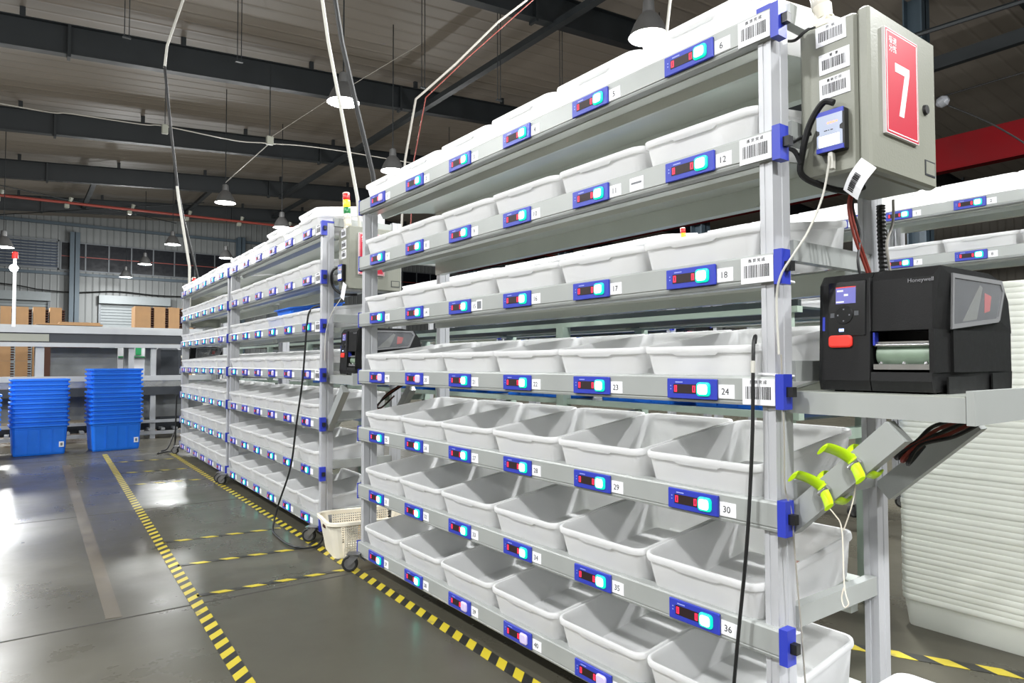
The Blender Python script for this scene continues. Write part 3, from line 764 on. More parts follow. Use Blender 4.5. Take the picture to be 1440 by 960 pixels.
# ================================================================== RACKS
shelf_w = ['top', 'second', 'third', 'fourth', 'fifth', 'sixth', 'bottom']
W7 = rack_world(1.497, 0.948)
off7 = {(1, 1), (4, 1), (4, 2), (7, 3), (7, 4), (7, 5), (7, 6)}
rack7 = build_rack(W7, 'tall aluminium picking rack nearest the camera, carrying the cabinet signed 7', lit=lambda r_, k: (r_, k) not in off7, numbers=True, group='picking racks along the aisle')
bins_for(W7, range(1, 8), 6, lambda r_, k: 'white bin on the %s shelf of the nearest rack, %s from its near end' % (shelf_w[r_ - 1], ordw(7 - k)), 'white bins on the nearest rack')
station(W7, rack7, 7, 'the nearest rack')
# small extra stickers on the nearest rack's rails
st = MB().box(0, 0, 0, 0.055, 0.040, 0.001, 0).box(0.006, 0.020, 0.001, 0.048, 0.026, 0.0013, 1).mesh('sticker', PAPER, INKG)
O('rail_sticker', st, rack7, M=T((0.0015, 0.485, ROWZ[1] - 0.022)) @ RX)
O('rail_sticker', MB().box(0, 0, 0, 0.042, 0.042, 0.001, 0).box(0.006, 0.006, 0.001, 0.036, 0.036, 0.0013, 1).mesh('sticker', PAPER, INKG), rack7, M=T((0.0015, 1.335, ROWZ[2] - 0.022)) @ RX)

A8 = math.radians(-1.3)
W8 = rack_world(1.53, 4.10, A8)
on8 = lambda r_, k: r_ in (3, 7) or (r_, k) == (4, 1) or (r_ == 6 and k > 1)
rack8 = build_rack(W8, 'aluminium picking rack behind the cabinet sign reading 8, second along the aisle', lit=on8, group='picking racks along the aisle')
bins_for(W8, range(1, 8), 6, lambda r_, k: 'white bin on the %s shelf of the second rack, %s from its near end' % (shelf_w[r_ - 1], ordw(7 - k)), 'white bins on the second rack', extra=((1, 6, 2), (1, 4, 2)))
station(W8, rack8, 8, 'the second rack')
W9 = W8 @ T((0, 2.56, 0))
on9 = lambda r_, k: not ((r_, k) in ((1, 1), (3, 6), (4, 1), (4, 2)) or r_ == 7)
rack9 = build_rack(W9, 'aluminium picking rack farthest along the aisle, nearest to the blue totes', lit=on9, group='picking racks along the aisle', barcodes=False)
bins_for(W9, range(1, 8), 6, lambda r_, k: 'white bin on the %s shelf of the farthest aisle rack, %s from its near end' % (shelf_w[r_ - 1], ordw(7 - k)), 'white bins on the farthest aisle rack')
station(W9, rack9, 9, 'the farthest aisle rack', mirror=True, sign=False)
# blue tote lying in the second rack
O('storage_tote', TOTEM, None, M=W8 @ T((0.27, 0.98, ROWZ[2] + 0.070)) @ Matrix.Rotation(math.radians(-8), 4, 'Y') @ Matrix.Diagonal((0.72, 1.0, 0.36, 1)), label='shallow blue tote lying across bins on the third shelf of the second rack', cat='tote')

# opposite line of racks beyond the conveyor
XB, DZ = 4.5, 0.085
lines = [(-0.27, 6, 'fourth from the far end of the opposite line'), (2.235, 3, 'third from the far end of the opposite line'), (3.85, 6, 'second from the far end of the opposite line'), (6.41, 6, 'at the far end of the opposite line')]
RB = []
whoB = ['the near opposite rack', 'the short opposite rack', 'the middle opposite rack', 'the far opposite rack']
for q, (yn, ns, d) in enumerate(lines):
    Wb = rack_world(XB, yn, 0, DZ)
    rb = build_rack(Wb, ('picking rack %s, beyond the conveyor' % d), ns, rows=(1, 2, 3, 4), lit=lambda r_, k, q=q: not (q == 2 and r_ == 3 and k > 2), numbers=(q == 0), group='racks beyond the conveyor', barcodes=False, Lr=1.197 if ns == 3 else None)
    RB.append(rb)
    bins_for(Wb, (1, 2, 3), ns, lambda r_, k, q=q, ns=ns: 'white %s shelf bin of %s, %s from its near end' % (shelf_w[r_ - 1], whoB[q], ordw(ns + 1 - k)), 'white bins beyond the conveyor', up=0.035, extra=[(1, k, 2) for k in range(1, 7)] if q > 1 else ())
for k in range(4):
    O('storage_tote', TOTEM, None, M=T((XB + 0.24, 4.05 + k * 0.62, 1.095)) @ Rz(PI / 2) @ Matrix.Diagonal((1, 1, 0.72, 1)), label='blue tote on the lower shelf of the middle opposite rack, %s from its near end' % ordw(k + 1), cat='tote', group='blue totes on the opposite rack')
station(rack_world(XB, 3.85, 0, DZ), RB[2], 0, 'the middle opposite rack', sign=False)

# ================================================================== CONVEYORS
def long_conveyor():
    root = O('long_conveyor', None, None, (2.6, 0, 0), label='pale green two level conveyor running behind the nearest rack', cat='conveyor')
    y0, y1 = 1.55, 10.6
    for z, h in ((1.310, 0.026), (0.862, 0.030)):
        for x in (0.0, 0.62):
            O('side_rail', MB().box(x, y0, z, x + 0.04, y1, z + h).mesh('side_rail', CONVG), root)
    for x in (0.0, 0.62):
        O('side_guard', MB().box(x + 0.005, y0, 1.336, x + 0.03, y1, 1.362).mesh('side_guard', BELT), root)
    O('belt', MB().box(0.04, y0, 1.325, 0.62, y1, 1.335).mesh('belt', BELT), root)
    O('belt', MB().box(0.04, y0, 0.862, 0.62, y1, 0.872).mesh('belt', BELT), root)
    O('lower_beam', MB().box(0.0, y0, 0.70, 0.05, y1, 0.755).mesh('lower_beam', CONVG), root)
    for k in range(7):
        y = 1.58 + k * 1.42
        for x in (-0.03, 0.63):
            O('leg', MB().box(x, y, 0.0, x + 0.06, y + 0.06, 1.31).mesh('leg', CONVG), root)
        O('cross_bar', MB().box(0.03, y + 0.01, 0.75, 0.63, y + 0.05, 0.80).mesh('cross_bar', CONVG), root)
    pm = MB().box(0.55, 0.06, 1.318, 0.60, 1.36, 1.345).mesh('guard_sheet', GALV)
    for k in range(6): O('guard_sheet', pm, root, (0, 1.58 + k * 1.42, 0))
long_conveyor()
for k, (y, a) in enumerate(((1.95, -0.03), (2.62, 0.0), (3.55, 0.04), (4.5, 0.0), (5.3, -0.03), (6.6, 0.02), (7.5, 0.0))):
    O('storage_tote', TOTEM, None, M=T((2.93, y, 0.873)) @ Rz(PI / 2 + a) @ Matrix.Diagonal((1, 1, 0.68, 1)), label='blue tote on the lower belt of the green conveyor, %s from its near end' % ordw(k + 1), cat='tote', group='blue totes on the conveyor')

def cross_conveyor():
    Y = 11.2
    root = O('cross_conveyor', None, None, (0, Y, 0), label='white two level conveyor crossing behind the stacks of blue totes', cat='conveyor')
    x0, x1 = -9.0, 2.45
    bx = lambda n, ya, z0, yb, z1, m: O(n, MB().box(x0, ya, z0, x1, yb, z1).mesh(n, m), root)
    bx('side_rail', 0.0, 1.525, 0.05, 1.60, CONVW)
    bx('side_rail', 0.62, 1.60, 0.66, 1.66, CONVW)
    bx('side_guard', 0.02, 1.395, 0.05, 1.525, CONVD)
    bx('side_rail', -0.01, 1.335, 0.05, 1.392, CONVW)
    bx('belt', 0.05, 1.50, 0.62, 1.515, BELT)
    bx('side_rail', -0.01, 0.855, 0.05, 0.93, CONVW)
    bx('side_guard', 0.01, 0.765, 0.03, 0.855, STEEL)
    bx('side_guard', 0.0, 0.645, 0.04, 0.762, CONVD)
    bx('belt', 0.05, 0.86, 0.62, 0.875, BELT)
    bx('floor_rail', 0.0, 0.235, 0.05, 0.275, CONVW)
    bx('floor_rail', 0.02, 0.06, 0.06, 0.11, CONVW)
    O('info_plate', MB().box(-2.2, 0.012, 1.41, 0.37, 0.02, 1.51).mesh('info_plate', CABI), root)
    for x in (-7.8, -6.2, -4.6, -3.0, -1.4, 0.22, 1.33, 1.62):
        wd = 0.10 if x not in (1.33, 1.62) else 0.07
        O('leg', MB().box(x, 0.03, 0.0, x + wd, 0.10, 1.34).mesh('leg', CONVW), root)
        O('leg', MB().box(x, 0.56, 0.0, x + wd, 0.63, 1.60).mesh('leg', CONVW), root)
    sheet = mat('guard_plastic', (122, 124, 124), 0.22, noise=0.25, nscale=2.2, bump=0.4, bscale=3)
    O('guard_sheet', MB().box(0.40, 0.30, 0.93, 1.22, 0.31, 1.335).mesh('guard_sheet', sheet), root)
    O('guard_sheet', MB().box(-3.0, 0.30, 0.30, 2.4, 0.31, 0.64).mesh('guard_sheet', sheet), root)
    rung = MB().box(0, 0.02, 0.12, 0.05, 0.30, 0.15).mesh('rung', CONVW)
    for k in range(24): O('rung', rung, root, (-1.8 + k * 0.17, 0, 0))
    O('rung_beam', MB().box(x0, 0.28, 0.11, x1, 0.32, 0.235).mesh('rung_beam', CONVD), root)
cross_conveyor()
# pole with a red cap and a bright little lamp above the cross conveyor
pl = O('signal_tower', None, None, (-0.025, 11.25, 1.60), label='white pole with a red cap and a bright little lamp above the cross conveyor', cat='signal light')
O('pole', MB().cyl((0, 0, 0), (0, 0, 0.92), 0.02, 0.02, 12).mesh('pole', WHITEP), pl)
O('cap', MB().lathe([(0.035, 0.92), (0.035, 1.0), (0.02, 1.01)], 14, 0, True, True).mesh('cap', TWR), pl)
O('lamp_head', MB().cyl((-0.01, -0.02, 0.78), (-0.01, -0.07, 0.78), 0.045, 0.05, 14).mesh('lamp_head', LAMPG), pl)

# crates and goods seen through the cross conveyor's opening
O('crate_rack', MB().box(1.72, 12.6, 0.0, 1.77, 12.65, 1.5).box(2.45, 12.6, 0, 2.5, 12.65, 1.5).box(1.72, 12.6, 0.98, 2.5, 13.0, 1.02).box(1.72, 12.6, 1.2, 2.5, 13.0, 1.24).box(1.72, 12.6, 0.5, 2.5, 13.0, 0.54).mesh('crate_rack', BASK), None, label='cream metal shelf seen through the cross conveyor beside the far rack', cat='shelf')
for k, (x, z) in enumerate(((1.8, 1.02), (2.05, 1.02), (2.25, 1.24), (1.85, 1.24))):
    O('parts_box', MB().cbox(x, 12.65, z, x + 0.18, 12.9, z + 0.13, 0.005).mesh('parts_box', CONVD), None, label='dark parts box on the cream shelf, %s' % ('lower left', 'lower right', 'upper right', 'upper left')[k], cat='box', group='boxes on the cream shelf')
O('crate', MB().box(1.30, 12.2, 0.0, 1.70, 12.6, 1.40, 0).box(1.30, 12.19, 1.20, 1.70, 12.2, 1.22, 1).box(1.46, 12.19, 1.05, 1.48, 12.2, 1.39, 1).box(1.54, 12.19, 1.24, 1.62, 12.2, 1.39, 1).mesh('crate', PAPER, GREENL), None, label='white crate with green stripes seen through the cross conveyor', cat='crate')
O('goods_bag', MB().cbox(1.86, 12.25, 0.0, 2.22, 12.55, 1.38, 0.05).mesh('goods_bag', CONVD), None, label='dark bundled goods beside the white and green crate', cat='bundle')

# cardboard stacks on the far side
stacks = [(-0.27, 0.19, 2.34), (0.0, 0.22, 2.34), (0.30, 0.22, 2.35), (0.60, 0.22, 2.35), (2.25, 0.33, 2.46), (2.65, 0.24, 2.46), (2.96, 0.24, 2.46), (3.27, 0.24, 2.46)]
for q, (x, wd, h) in enumerate(stacks):
    n = 4
    for k in range(n):
        b = MB().box(0, 0, 0, wd, 0.6, h / n - 0.004)
        for t in range(int(h / n / 0.055)):
            b.box(wd, 0.0, 0.012 + t * 0.055, wd + 0.06, 0.55, 0.040 + t * 0.055, 1)
        O('carton_bundle', b.mesh('carton_bundle', CARTON, CARTD), None, (x, 18.0, k * h / n), label='cardboard bundle in the far %s stack from the left, %s from the floor' % (ordw(q + 1), ordw(k + 1)), cat='cardboard', group='cardboard stacks beyond the cross conveyor')
O('carton_sheets', MB().box(0.36, 16.3, 0.0, 1.40, 17.0, 1.88, 1).box(0.32, 16.25, 1.88, 1.45, 17.0, 1.91).box(0.7, 16.25, 1.91, 1.4, 17.0, 1.945).mesh('carton_sheets', CARTON, CARTD), None, label='low pile of loose cardboard sheets before the far blue column', cat='cardboard')

# ================================================================== TOTE STACKS
def tote_stack(x, y, a, n, pitch, who):
    for k in range(n):
        sh = 0.012 if (n == 13 and k >= 8) else 0.0
        jig = random.uniform(-0.004, 0.004)
        root = O('storage_tote', TOTEM, None, M=T((x + jig, y, 0.002 + k * pitch + sh)) @ Rz(a + random.uniform(-0.01, 0.01)), label='blue tote in the %s of stacked totes, %s from the floor' % (who, ordw(k + 1)), cat='tote', group='blue totes stacked on the floor')
        if k == 0:
            O('paper_tag', MB().box(0.195, -0.183, 0.085, 0.245, -0.174, 0.150, 0).box(0.208, -0.184, 0.10, 0.232, -0.183, 0.135, 1).mesh('paper_tag', PAPER, INKG), root, label='white paper tag')
tote_stack(1.045, 10.15, 0.10, 13, 0.055, 'tallest stack')
tote_stack(0.25, 10.15, 0.045, 11, 0.055, 'middle stack')
tote_stack(-0.42, 9.80, 0.05, 8, 0.055, 'leftmost stack')

# ================================================================== WHITE NESTED STACK ON THE RIGHT
BINW = bin_mesh(0.99, 1.06, 'bin_wide', BINS)
MS = T((3.24, 1.128, 0)) @ Rz(PI / 2 + 0.01)
for k in range(56):
    M = MS @ T((-0.244 + random.uniform(-0.0015, 0.0015), random.uniform(-0.002, 0.002), 0.003 + 0.0232 * k))
    O('storage_bin', BINW, None, M=M, label='white nested bin, %s from the floor in the tall stack behind the printer' % ordw(k + 1), cat='bin', group='white bins nested in the tall stack')
# one more bin on the floor, its rim just in frame at the bottom right
for k in range(6):
    O('storage_bin', BINM, None, M=T((1.49, 0.70, 0.008 + 0.0232 * k)), label='white nested bin on the floor under the near printer, %s from the floor' % ordw(k + 1), cat='bin', group='white bins nested under the near printer')
O('paper_slip', MB().cbox(-0.03, -0.05, 0, 0.03, 0.05, 0.012, 0.002).mesh('paper_slip', mat('pink_paper', (206, 150, 140), 0.7, noise=0.2, nscale=40)), None, M=T((1.88, 1.13, 0.490)) @ TILT, label='pinkish printed packet in a bin on the sixth shelf, nearest bin', cat='packet')

# ================================================================== FLOOR TAPE
def tape(p0, p1, wd, period, label, flip=False):
    a = math.atan2(p1[1] - p0[1], p1[0] - p0[0]); L = math.dist(p0, p1)
    me = MB().box(0, -wd / 2, 0, L, wd / 2, 0.0012).mesh('tape', stripe_mat('hazard_stripe', period))
    return O('hazard_tape', me, None, M=T((p0[0], p0[1], 0.0006)) @ Rz(a), label=label, cat='floor tape')
tape((0.62, 1.2), (0.90, 9.6), 0.056, 0.105, 'long yellow and black tape at the aisle centre, left of the cross strips')
tape((1.43, 0.5), (1.57, 9.2), 0.052, 0.105, 'long yellow and black tape on the floor along the rack wheels')
for k, (ya, yb, w_) in enumerate(((3.50, 3.47, 'nearest'), (4.08, 4.02, 'second nearest'), (4.66, 4.60, 'third nearest'), (7.05, 6.98, 'third farthest'), (7.85, 7.8, 'second farthest'), (8.75, 8.7, 'farthest'))):
    tape((0.71 + 0.034 * (ya - 3.4), ya), (1.43 + 0.016 * (ya - 3.4), yb), 0.036, 0.15, 'thin worn striped tape strip across the aisle floor, the %s of six' % w_)
tape((3.6, -0.6), (2.2, 2.25), 0.06, 0.16, 'striped tape on the floor before the tall white bin stack')

# ================================================================== BASKET
def basket():
    root = O('basket', None, None, M=T((1.71, 3.78, 0.002)) @ Rz(-0.16), label='cream perforated plastic basket on the floor between the two racks', cat='basket')
    # local: x = length (away from the aisle), y across; front end at x = -0.24
    def wall(loopf, n=4): pass
    hx, hy, hz = 0.26, 0.175, 0.21
    z0 = 0.0
    b = MB()
    b.loft([rr(0, 0, hx - 0.035, hy - 0.035, 0, 0.04), rr(0, 0, hx - 0.032, hy - 0.03, 0.012, 0.05), rr(0, 0, hx - 0.032, hy - 0.03, 0.013, 0.05)])
    b.loft([rr(0, 0, hx + 0.004, hy + 0.004, hz - 0.026, 0.06), rr(0, 0, hx + 0.014, hy + 0.014, hz - 0.02, 0.07), rr(0, 0, hx + 0.014, hy + 0.014, hz - 0.004, 0.07), rr(0, 0, hx + 0.006, hy + 0.006, hz, 0.065), rr(0, 0, hx - 0.004, hy - 0.004, hz - 0.004, 0.06), rr(0, 0, hx - 0.004, hy - 0.004, hz - 0.026, 0.06)], False, False, 0, True)
    O('basket_rim', b.mesh('basket_rim', BASK), root)
    # solid ends and corners
    N4 = 4
    lo = rr(0, 0, hx - 0.032, hy - 0.03, 0.006, 0.05, N4); hi = rr(0, 0, hx, hy, hz - 0.02, 0.06, N4)
    n = len(lo)
    def quad(i, j, t0=0.0, t1=1.0):
        P = lambda k, t: Vector(lo[k]).lerp(Vector(hi[k]), t)
        A, B, C, D = P(i, t0), P(j, t0), P(j, t1), P(i, t1)
        nn = (B - A).cross(D - A).normalized() * 0.003
        e.add([A, B, C, D, A - nn, B - nn, C - nn, D - nn], [(0, 1, 2, 3), (7, 6, 5, 4), (0, 4, 5, 1), (2, 6, 7, 3), (1, 5, 6, 2), (3, 7, 4, 0)])
    for sgn in (-1, 1):
        e = MB()
        for i in range(n):
            j = (i + 1) % n
            if (hi[i][0] + hi[j][0]) * sgn < 0: continue
            d = (Vector(hi[j]) - Vector(hi[i])).length
            if d < 0.15 or abs(hi[i][0] - hi[j][0]) < 0.02: quad(i, j)
        O('basket_end', e.mesh('basket_end', BASK), root)
    # perforated long sides: strips and bars
    for s_ in (-1, 1):
        p = MB(); yl, yh = s_ * (hy - 0.03), s_ * hy
        def Y(z): return yl + (yh - yl) * (z - 0.006) / (hz - 0.026)
        xa = hx - 0.085
        zs = [0.02 + 0.0135 * k for k in range(13)]
        for z in zs:
            p.box(-xa, Y(z) - 0.0015, z, xa, Y(z) + 0.0015, z + 0.007)
        k = -xa
        while k <= xa:
            p.loft([[(k, Y(0.006) - 0.0015, 0.006), (k + 0.006, Y(0.006) - 0.0015, 0.006), (k + 0.006, Y(0.006) + 0.0015, 0.006), (k, Y(0.006) + 0.0015, 0.006)],
                    [(k, Y(0.19) - 0.0015, 0.19), (k + 0.006, Y(0.19) - 0.0015, 0.19), (k + 0.006, Y(0.19) + 0.0015, 0.19), (k, Y(0.19) + 0.0015, 0.19)]])
            k += 0.0135
        O('mesh_side', p.mesh('mesh_side', BASK), root)
    O('handle_slot', MB().box(-hx - 0.002, -0.03, 0.155, -hx + 0.012, 0.02, 0.168).mesh('handle_slot', CARTD), root)
basket()
O('paper_scrap', MB().cbox(-0.09, -0.07, 0, 0.12, 0.08, 0.14, 0.02).mesh('paper_scrap', FOAM), None, M=T((1.75, 3.74, 0.02)) @ Rz(0.3), label='crumpled brown paper lying in the cream basket', cat='paper')
O('tape_roll', MB().lathe([(0.02, 0), (0.035, 0), (0.035, 0.02), (0.02, 0.02), (0.02, 0)], 16).mesh('tape_roll', CARTD), None, (1.69, 3.735, 0.162), label='dark tape roll on the brown paper in the basket', cat='tape roll')

# ================================================================== CLAMPS, STRINGS, CABLES NEAR THE STATION
def clamp(y, z, who):
    # spring clamp gripping the front brace; local x: across (away from aisle), y: along brace, z: normal to it
    th = math.atan2(0.272, -0.287)
    root = O('spring_clamp', None, None, M=T((1.562, y, z)) @ Matrix.Rotation(-math.atan2(0.272, 0.287), 4, 'X') @ Matrix.Scale(0.94, 4), label='lime green spring clamp gripping the sloping brace, %s of two' % who, cat='clamp')
    # frame: +y points back up the rack along the falling brace, z is normal to it
    def arm(pts, rad):
        b = MB(); loops = []
        P = smoothpath(pts, 5)
        for i, p in enumerate(P):
            t = (P[min(i + 1, len(P) - 1)] - P[max(i - 1, 0)]).normalized()
            a = Vector((0, 1, 0)); n = t.cross(a).normalized()
            u = i / (len(P) - 1)
            w_ = rad[0] + (rad[1] - rad[0]) * u; h_ = 0.0045
            loops.append([tuple(p + a * w_ * math.cos(k * PI / 5) * 1.0 + n * h_ * math.sin(k * PI / 5)) for k in range(10)])
        b.loft(loops, True, True, 0, True)
        return b.mesh('arm', LIME)
    # two crossing jaws: each runs from a handle on the aisle side over the brace to its jaw at the back
    O('jaw', arm([(-0.105, 0.004, 0.052), (-0.080, 0.004, 0.058), (-0.045, 0, 0.036), (-0.022, 0, 0.005), (-0.008, 0, -0.026), (0.02, 0, -0.040), (0.048, 0, -0.034)], (0.0165, 0.012)), root)
    O('jaw', arm([(-0.062, 0.0, -0.044), (-0.052, 0, -0.036), (-0.038, 0, -0.014), (-0.026, 0, 0.012), (-0.004, 0, 0.036), (0.02, 0, 0.046), (0.046, 0, 0.040)], (0.0155, 0.012)), root)
    O('spring', MB().cyl((-0.030, -0.016, 0.0), (-0.030, 0.016, 0.0), 0.0075, 0.0075, 12).mesh('spring', STEEL), root)
clamp(0.855, 0.800, 'the lower')
clamp(0.782, 0.871, 'the upper')

def cable(name, pts, r, m, label, cat='cable', n=6, mi_pts=None):
    return O(name, MB().tube(smoothpath(pts, 6), r, n).mesh(name, m), None, label=label, cat=cat)
cable('string', [(1.548, 0.870, 0.775), (1.553, 0.84, 0.745), (1.556, 0.825, 0.712), (1.556, 0.822, 0.60), (1.556, 0.818, 0.565), (1.556, 0.812, 0.545), (1.556, 0.822, 0.535), (1.556, 0.828, 0.555), (1.556, 0.822, 0.58)], 0.0016, STRING, 'white string looped and hanging from the lower lime clamp', 'string')
cable('string', [(1.562, 0.792, 0.84), (1.560, 0.80, 0.78), (1.557, 0.821, 0.712)], 0.0016, STRING, 'short white string dropping from the upper lime clamp', 'string')
cable('network_cable', [(1.580, 0.854, 1.600), (1.580, 0.856, 1.57), (1.575, 0.87, 1.50), (1.54, 0.885, 1.42), (1.505, 0.905, 1.36), (1.49, 0.93, 1.31), (1.495, 0.945, 1.25), (1.497, 0.942, 1.12)], 0.0028, CABLEW, 'white cable curving down from the reader on cabinet seven', n=8)
O('cable_plug', MB().cbox(-0.008, -0.006, -0.03, 0.008, 0.006, 0.012, 0.002).mesh('cable_plug', CABLEW), None, (1.591, 0.853, 1.598), label='white plug under the reader on cabinet seven', cat='plug')
cable('grey_cord', [(1.500, 0.938, 1.12), (1.503, 0.935, 0.93), (1.503, 0.935, 0.80), (1.52, 0.930, 0.74), (1.53, 0.925, 0.60), (1.54, 0.92, 0.45), (1.55, 0.915, 0.28), (1.555, 0.91, 0.12)], 0.0022, CABLEG, 'thin grey cord running down the near front post to the floor')
BK = [(1.60, 0.975, 1.70), (1.590, 0.95, 1.63), (1.588, 0.935, 1.585), (1.60, 0.91, 1.575)]
cable('cable_bundle', [(1.585, 0.842, 1.728), (1.583, 0.868, 1.735), (1.585, 0.905, 1.69), (1.592, 0.93, 1.62), (1.60, 0.935, 1.575), (1.64, 0.90, 1.545), (1.70, 0.87, 1.535), (1.74, 0.85, 1.548)], 0.008, CABLE, 'thick black cable loop around the reader on cabinet seven', n=8)
cable('cable_bundle', [(1.60, 0.99, 1.68), (1.585, 0.955, 1.66), (1.588, 0.925, 1.668), (1.594, 0.905, 1.672)], 0.0045, CABLE, 'thin black cable from the near post to the reader on cabinet seven')
cable('cable_bundle', [(1.60, 1.0, 1.66), (1.588, 0.95, 1.64), (1.590, 0.932, 1.60)], 0.006, CABLE, 'short black cable joining the thick loop by the near post')
cable('cable_bundle', [(1.62, 0.985, 1.945), (1.605, 0.95, 1.93), (1.62, 0.92, 1.952), (1.66, 0.90, 1.955)], 0.004, CABLE, 'black cable passing from the top shelf to the cabinet seven roof')
for k, (m_, dx, w_) in enumerate(((CABLER, 0.0, 'left red'), (CABLER, 0.012, 'right red'), (CABLE, 0.022, 'black'))):
    cable('power_cable', [(1.715 + dx, 0.865, 1.548), (1.70 + dx, 0.87, 1.50), (1.712 + dx * 1.5, 0.865, 1.43), (1.75 + dx * (1.4 if k < 2 else -1.2), 0.86, 1.36), (1.77 + dx * (1.2 if k < 2 else -2.0), 0.855, 1.318)], 0.0038, m_, '%s wire dropping from cabinet seven to the printer' % w_)
cdt = MB()
P = smoothpath([(1.99, 0.925, 1.55), (1.992, 0.925, 1.45), (1.996, 0.922, 1.33), (2.0, 0.925, 1.20)], 20)
loops = []
for i, p in enumerate(P):
    rad = 0.013 if i % 2 else 0.0105
    loops.append([(p.x + rad * math.cos(k * PI / 5), p.y + rad * math.sin(k * PI / 5), p.z) for k in range(10)])
O('flexible_conduit', cdt.loft(loops, True, True).mesh('conduit', CABLE), None, label='ribbed black conduit beside the back post under cabinet seven', cat='conduit')
cable('power_cable', [(1.965, 0.88, 1.553), (1.962, 0.88, 1.49), (1.935, 0.885, 1.43), (1.945, 0.885, 1.37), (1.965, 0.885, 1.32)], 0.004, CABLEG, 'grey cable bending beside the ribbed conduit under cabinet seven')
# paper tag hanging under the cabinet
tg = O('paper_tag', None, None, M=T((1.590, 0.785, 1.530)) @ RX @ Matrix.Rotation(math.radians(-42), 4, 'Z') @ Matrix.Rotation(math.radians(14), 4, 'X'), label='white paper tag with a barcode hanging under cabinet seven', cat='tag')
tb = MB(); lp = []
for i in range(7):
    t = i / 6; lp.append([(-0.024, -0.042 + 0.084 * t, 0.010 * math.sin(t * PI)), (0.024, -0.042 + 0.084 * t, 0.010 * math.sin(t * PI) + 0.003), (0.024, -0.042 + 0.084 * t, 0.010 * math.sin(t * PI) + 0.0036), (-0.024, -0.042 + 0.084 * t, 0.010 * math.sin(t * PI) + 0.0006)])
O('tag_paper', tb.loft(lp).mesh('tag_paper', PAPER), tg)
bb = MB(); rnd = random.Random(5); y = -0.034
while y < 0.012:
    t = rnd.choice((0.0012, 0.002, 0.003)); zz = 0.010 * math.sin((y + 0.042) / 0.084 * PI) + 0.0028
    bb.box(-0.012, y, zz - 0.001, 0.004, y + t, zz + 0.0008); y += t + rnd.choice((0.0012, 0.0018))
O('barcode_print', bb.mesh('barcode_print', INK), tg)
# harness under the printer bracket
for k in range(5):
    j = (k - 2) * 0.012
    cable('wire_harness', [(1.86, 0.655 + j, 0.965), (1.80, 0.70 + j, 0.935 + j * 0.4), (1.74, 0.735 + j * 0.4, 0.905), (1.71, 0.765 + j, 0.880 + j * 0.5), (1.735, 0.775 + j, 0.868 + j * 0.4), (1.80, 0.745, 0.895)], 0.0048, CABLER if k in (1, 3) else CABLE, '%s in the wire loop under the near printer, %s from its left' % ('red wire' if k in (1, 3) else 'black wire', ordw(k + 1)))
# black cords with hooks hanging over the rails
CORD = cable('scanner_cord', [(1.530, 1.03, 1.150), (1.515, 1.018, 1.168), (1.492, 1.008, 1.150), (1.482, 1.004, 1.08), (1.480, 1.008, 0.90), (1.470, 1.02, 0.65), (1.462, 1.045, 0.40), (1.452, 1.06, 0.20), (1.445, 1.07, 0.02)], 0.0046, CABLE, 'black cord hanging in front of the near post beside tag 24', 'cord', 8)
O('cord_sleeve', MB().cyl((1.4835, 1.0045, 1.105), (1.4815, 1.0043, 1.075), 0.0058, 0.0055, 10).mesh('sleeve', CABLEW), CORD)
cable('scanner_cord', [(1.60, 4.20, 1.465), (1.56, 4.23, 1.468), (1.525, 4.27, 1.44), (1.512, 4.29, 1.35), (1.50, 4.33, 1.0), (1.485, 4.40, 0.70), (1.47, 4.46, 0.42), (1.43, 4.58, 0.16), (1.39, 4.56, 0.02), (1.36, 4.40, 0.009), (1.35, 4.12, 0.009), (1.40, 3.99, 0.010), (1.47, 3.96, 0.02), (1.52, 4.0, 0.05)], 0.0062, CABLE, 'long black cord dropping from the second rack and curling on the floor', 'cord', 8)
# cable ties round the near front post
for k, z in enumerate((1.36, 1.31, 1.072, 0.735, 0.432)):
    b = MB(); 
    pts = [(1.508, 1.004, z), (1.506, 0.957, z - 0.002), (1.592, 0.957, z - 0.006), (1.592, 1.004, z - 0.003), (1.508, 1.004, z)]
    O('cable_tie', b.tube(pts, 0.0034, 5).mesh('cable_tie', PAPER), None, label='white cable tie round the near front post, %s from the top' % ordw(k + 1), cat='cable tie', group='cable ties on the near post')
# wires below the second rack's printer bracket
for k in range(3):
    cable('wire_harness', [(1.95, 3.80 + k * 0.02, 0.965), (1.86, 3.83 + k * 0.02, 0.90), (1.80, 3.86 + k * 0.015, 0.84 - k * 0.02), (1.83, 3.85, 0.83), (1.90, 3.82, 0.90)], 0.005, CABLER if k == 1 else CABLE, '%s wire loop under the second printer, %s of three' % ('red' if k == 1 else 'black', ordw(k + 1)))
# back-side wires at the second cabinet
cable('cable_bundle', [(1.70, 4.02, 1.70), (1.60, 4.06, 1.69), (1.60, 4.09, 1.60), (1.64, 4.05, 1.54), (1.72, 3.98, 1.53)], 0.008, CABLE, 'black cable loop beside the cabinet of the second rack', n=8)
cable('network_cable', [(1.635, 4.0, 1.60), (1.63, 4.0, 1.52), (1.58, 4.03, 1.42), (1.555, 4.07, 1.30), (1.55, 4.075, 1.12)], 0.0028, CABLEW, 'white cable curving down from the reader of the second rack')
pt2 = O('paper_tag', MB().box(-0.03, -0.05, 0, 0.03, 0.05, 0.0008).mesh('paper_tag', PAPER), None, M=T((1.62, 3.955, 1.545)) @ RX @ Matrix.Rotation(math.radians(-25), 4, 'Z'), label='small white paper tag hanging under the cabinet of the second rack', cat='tag')

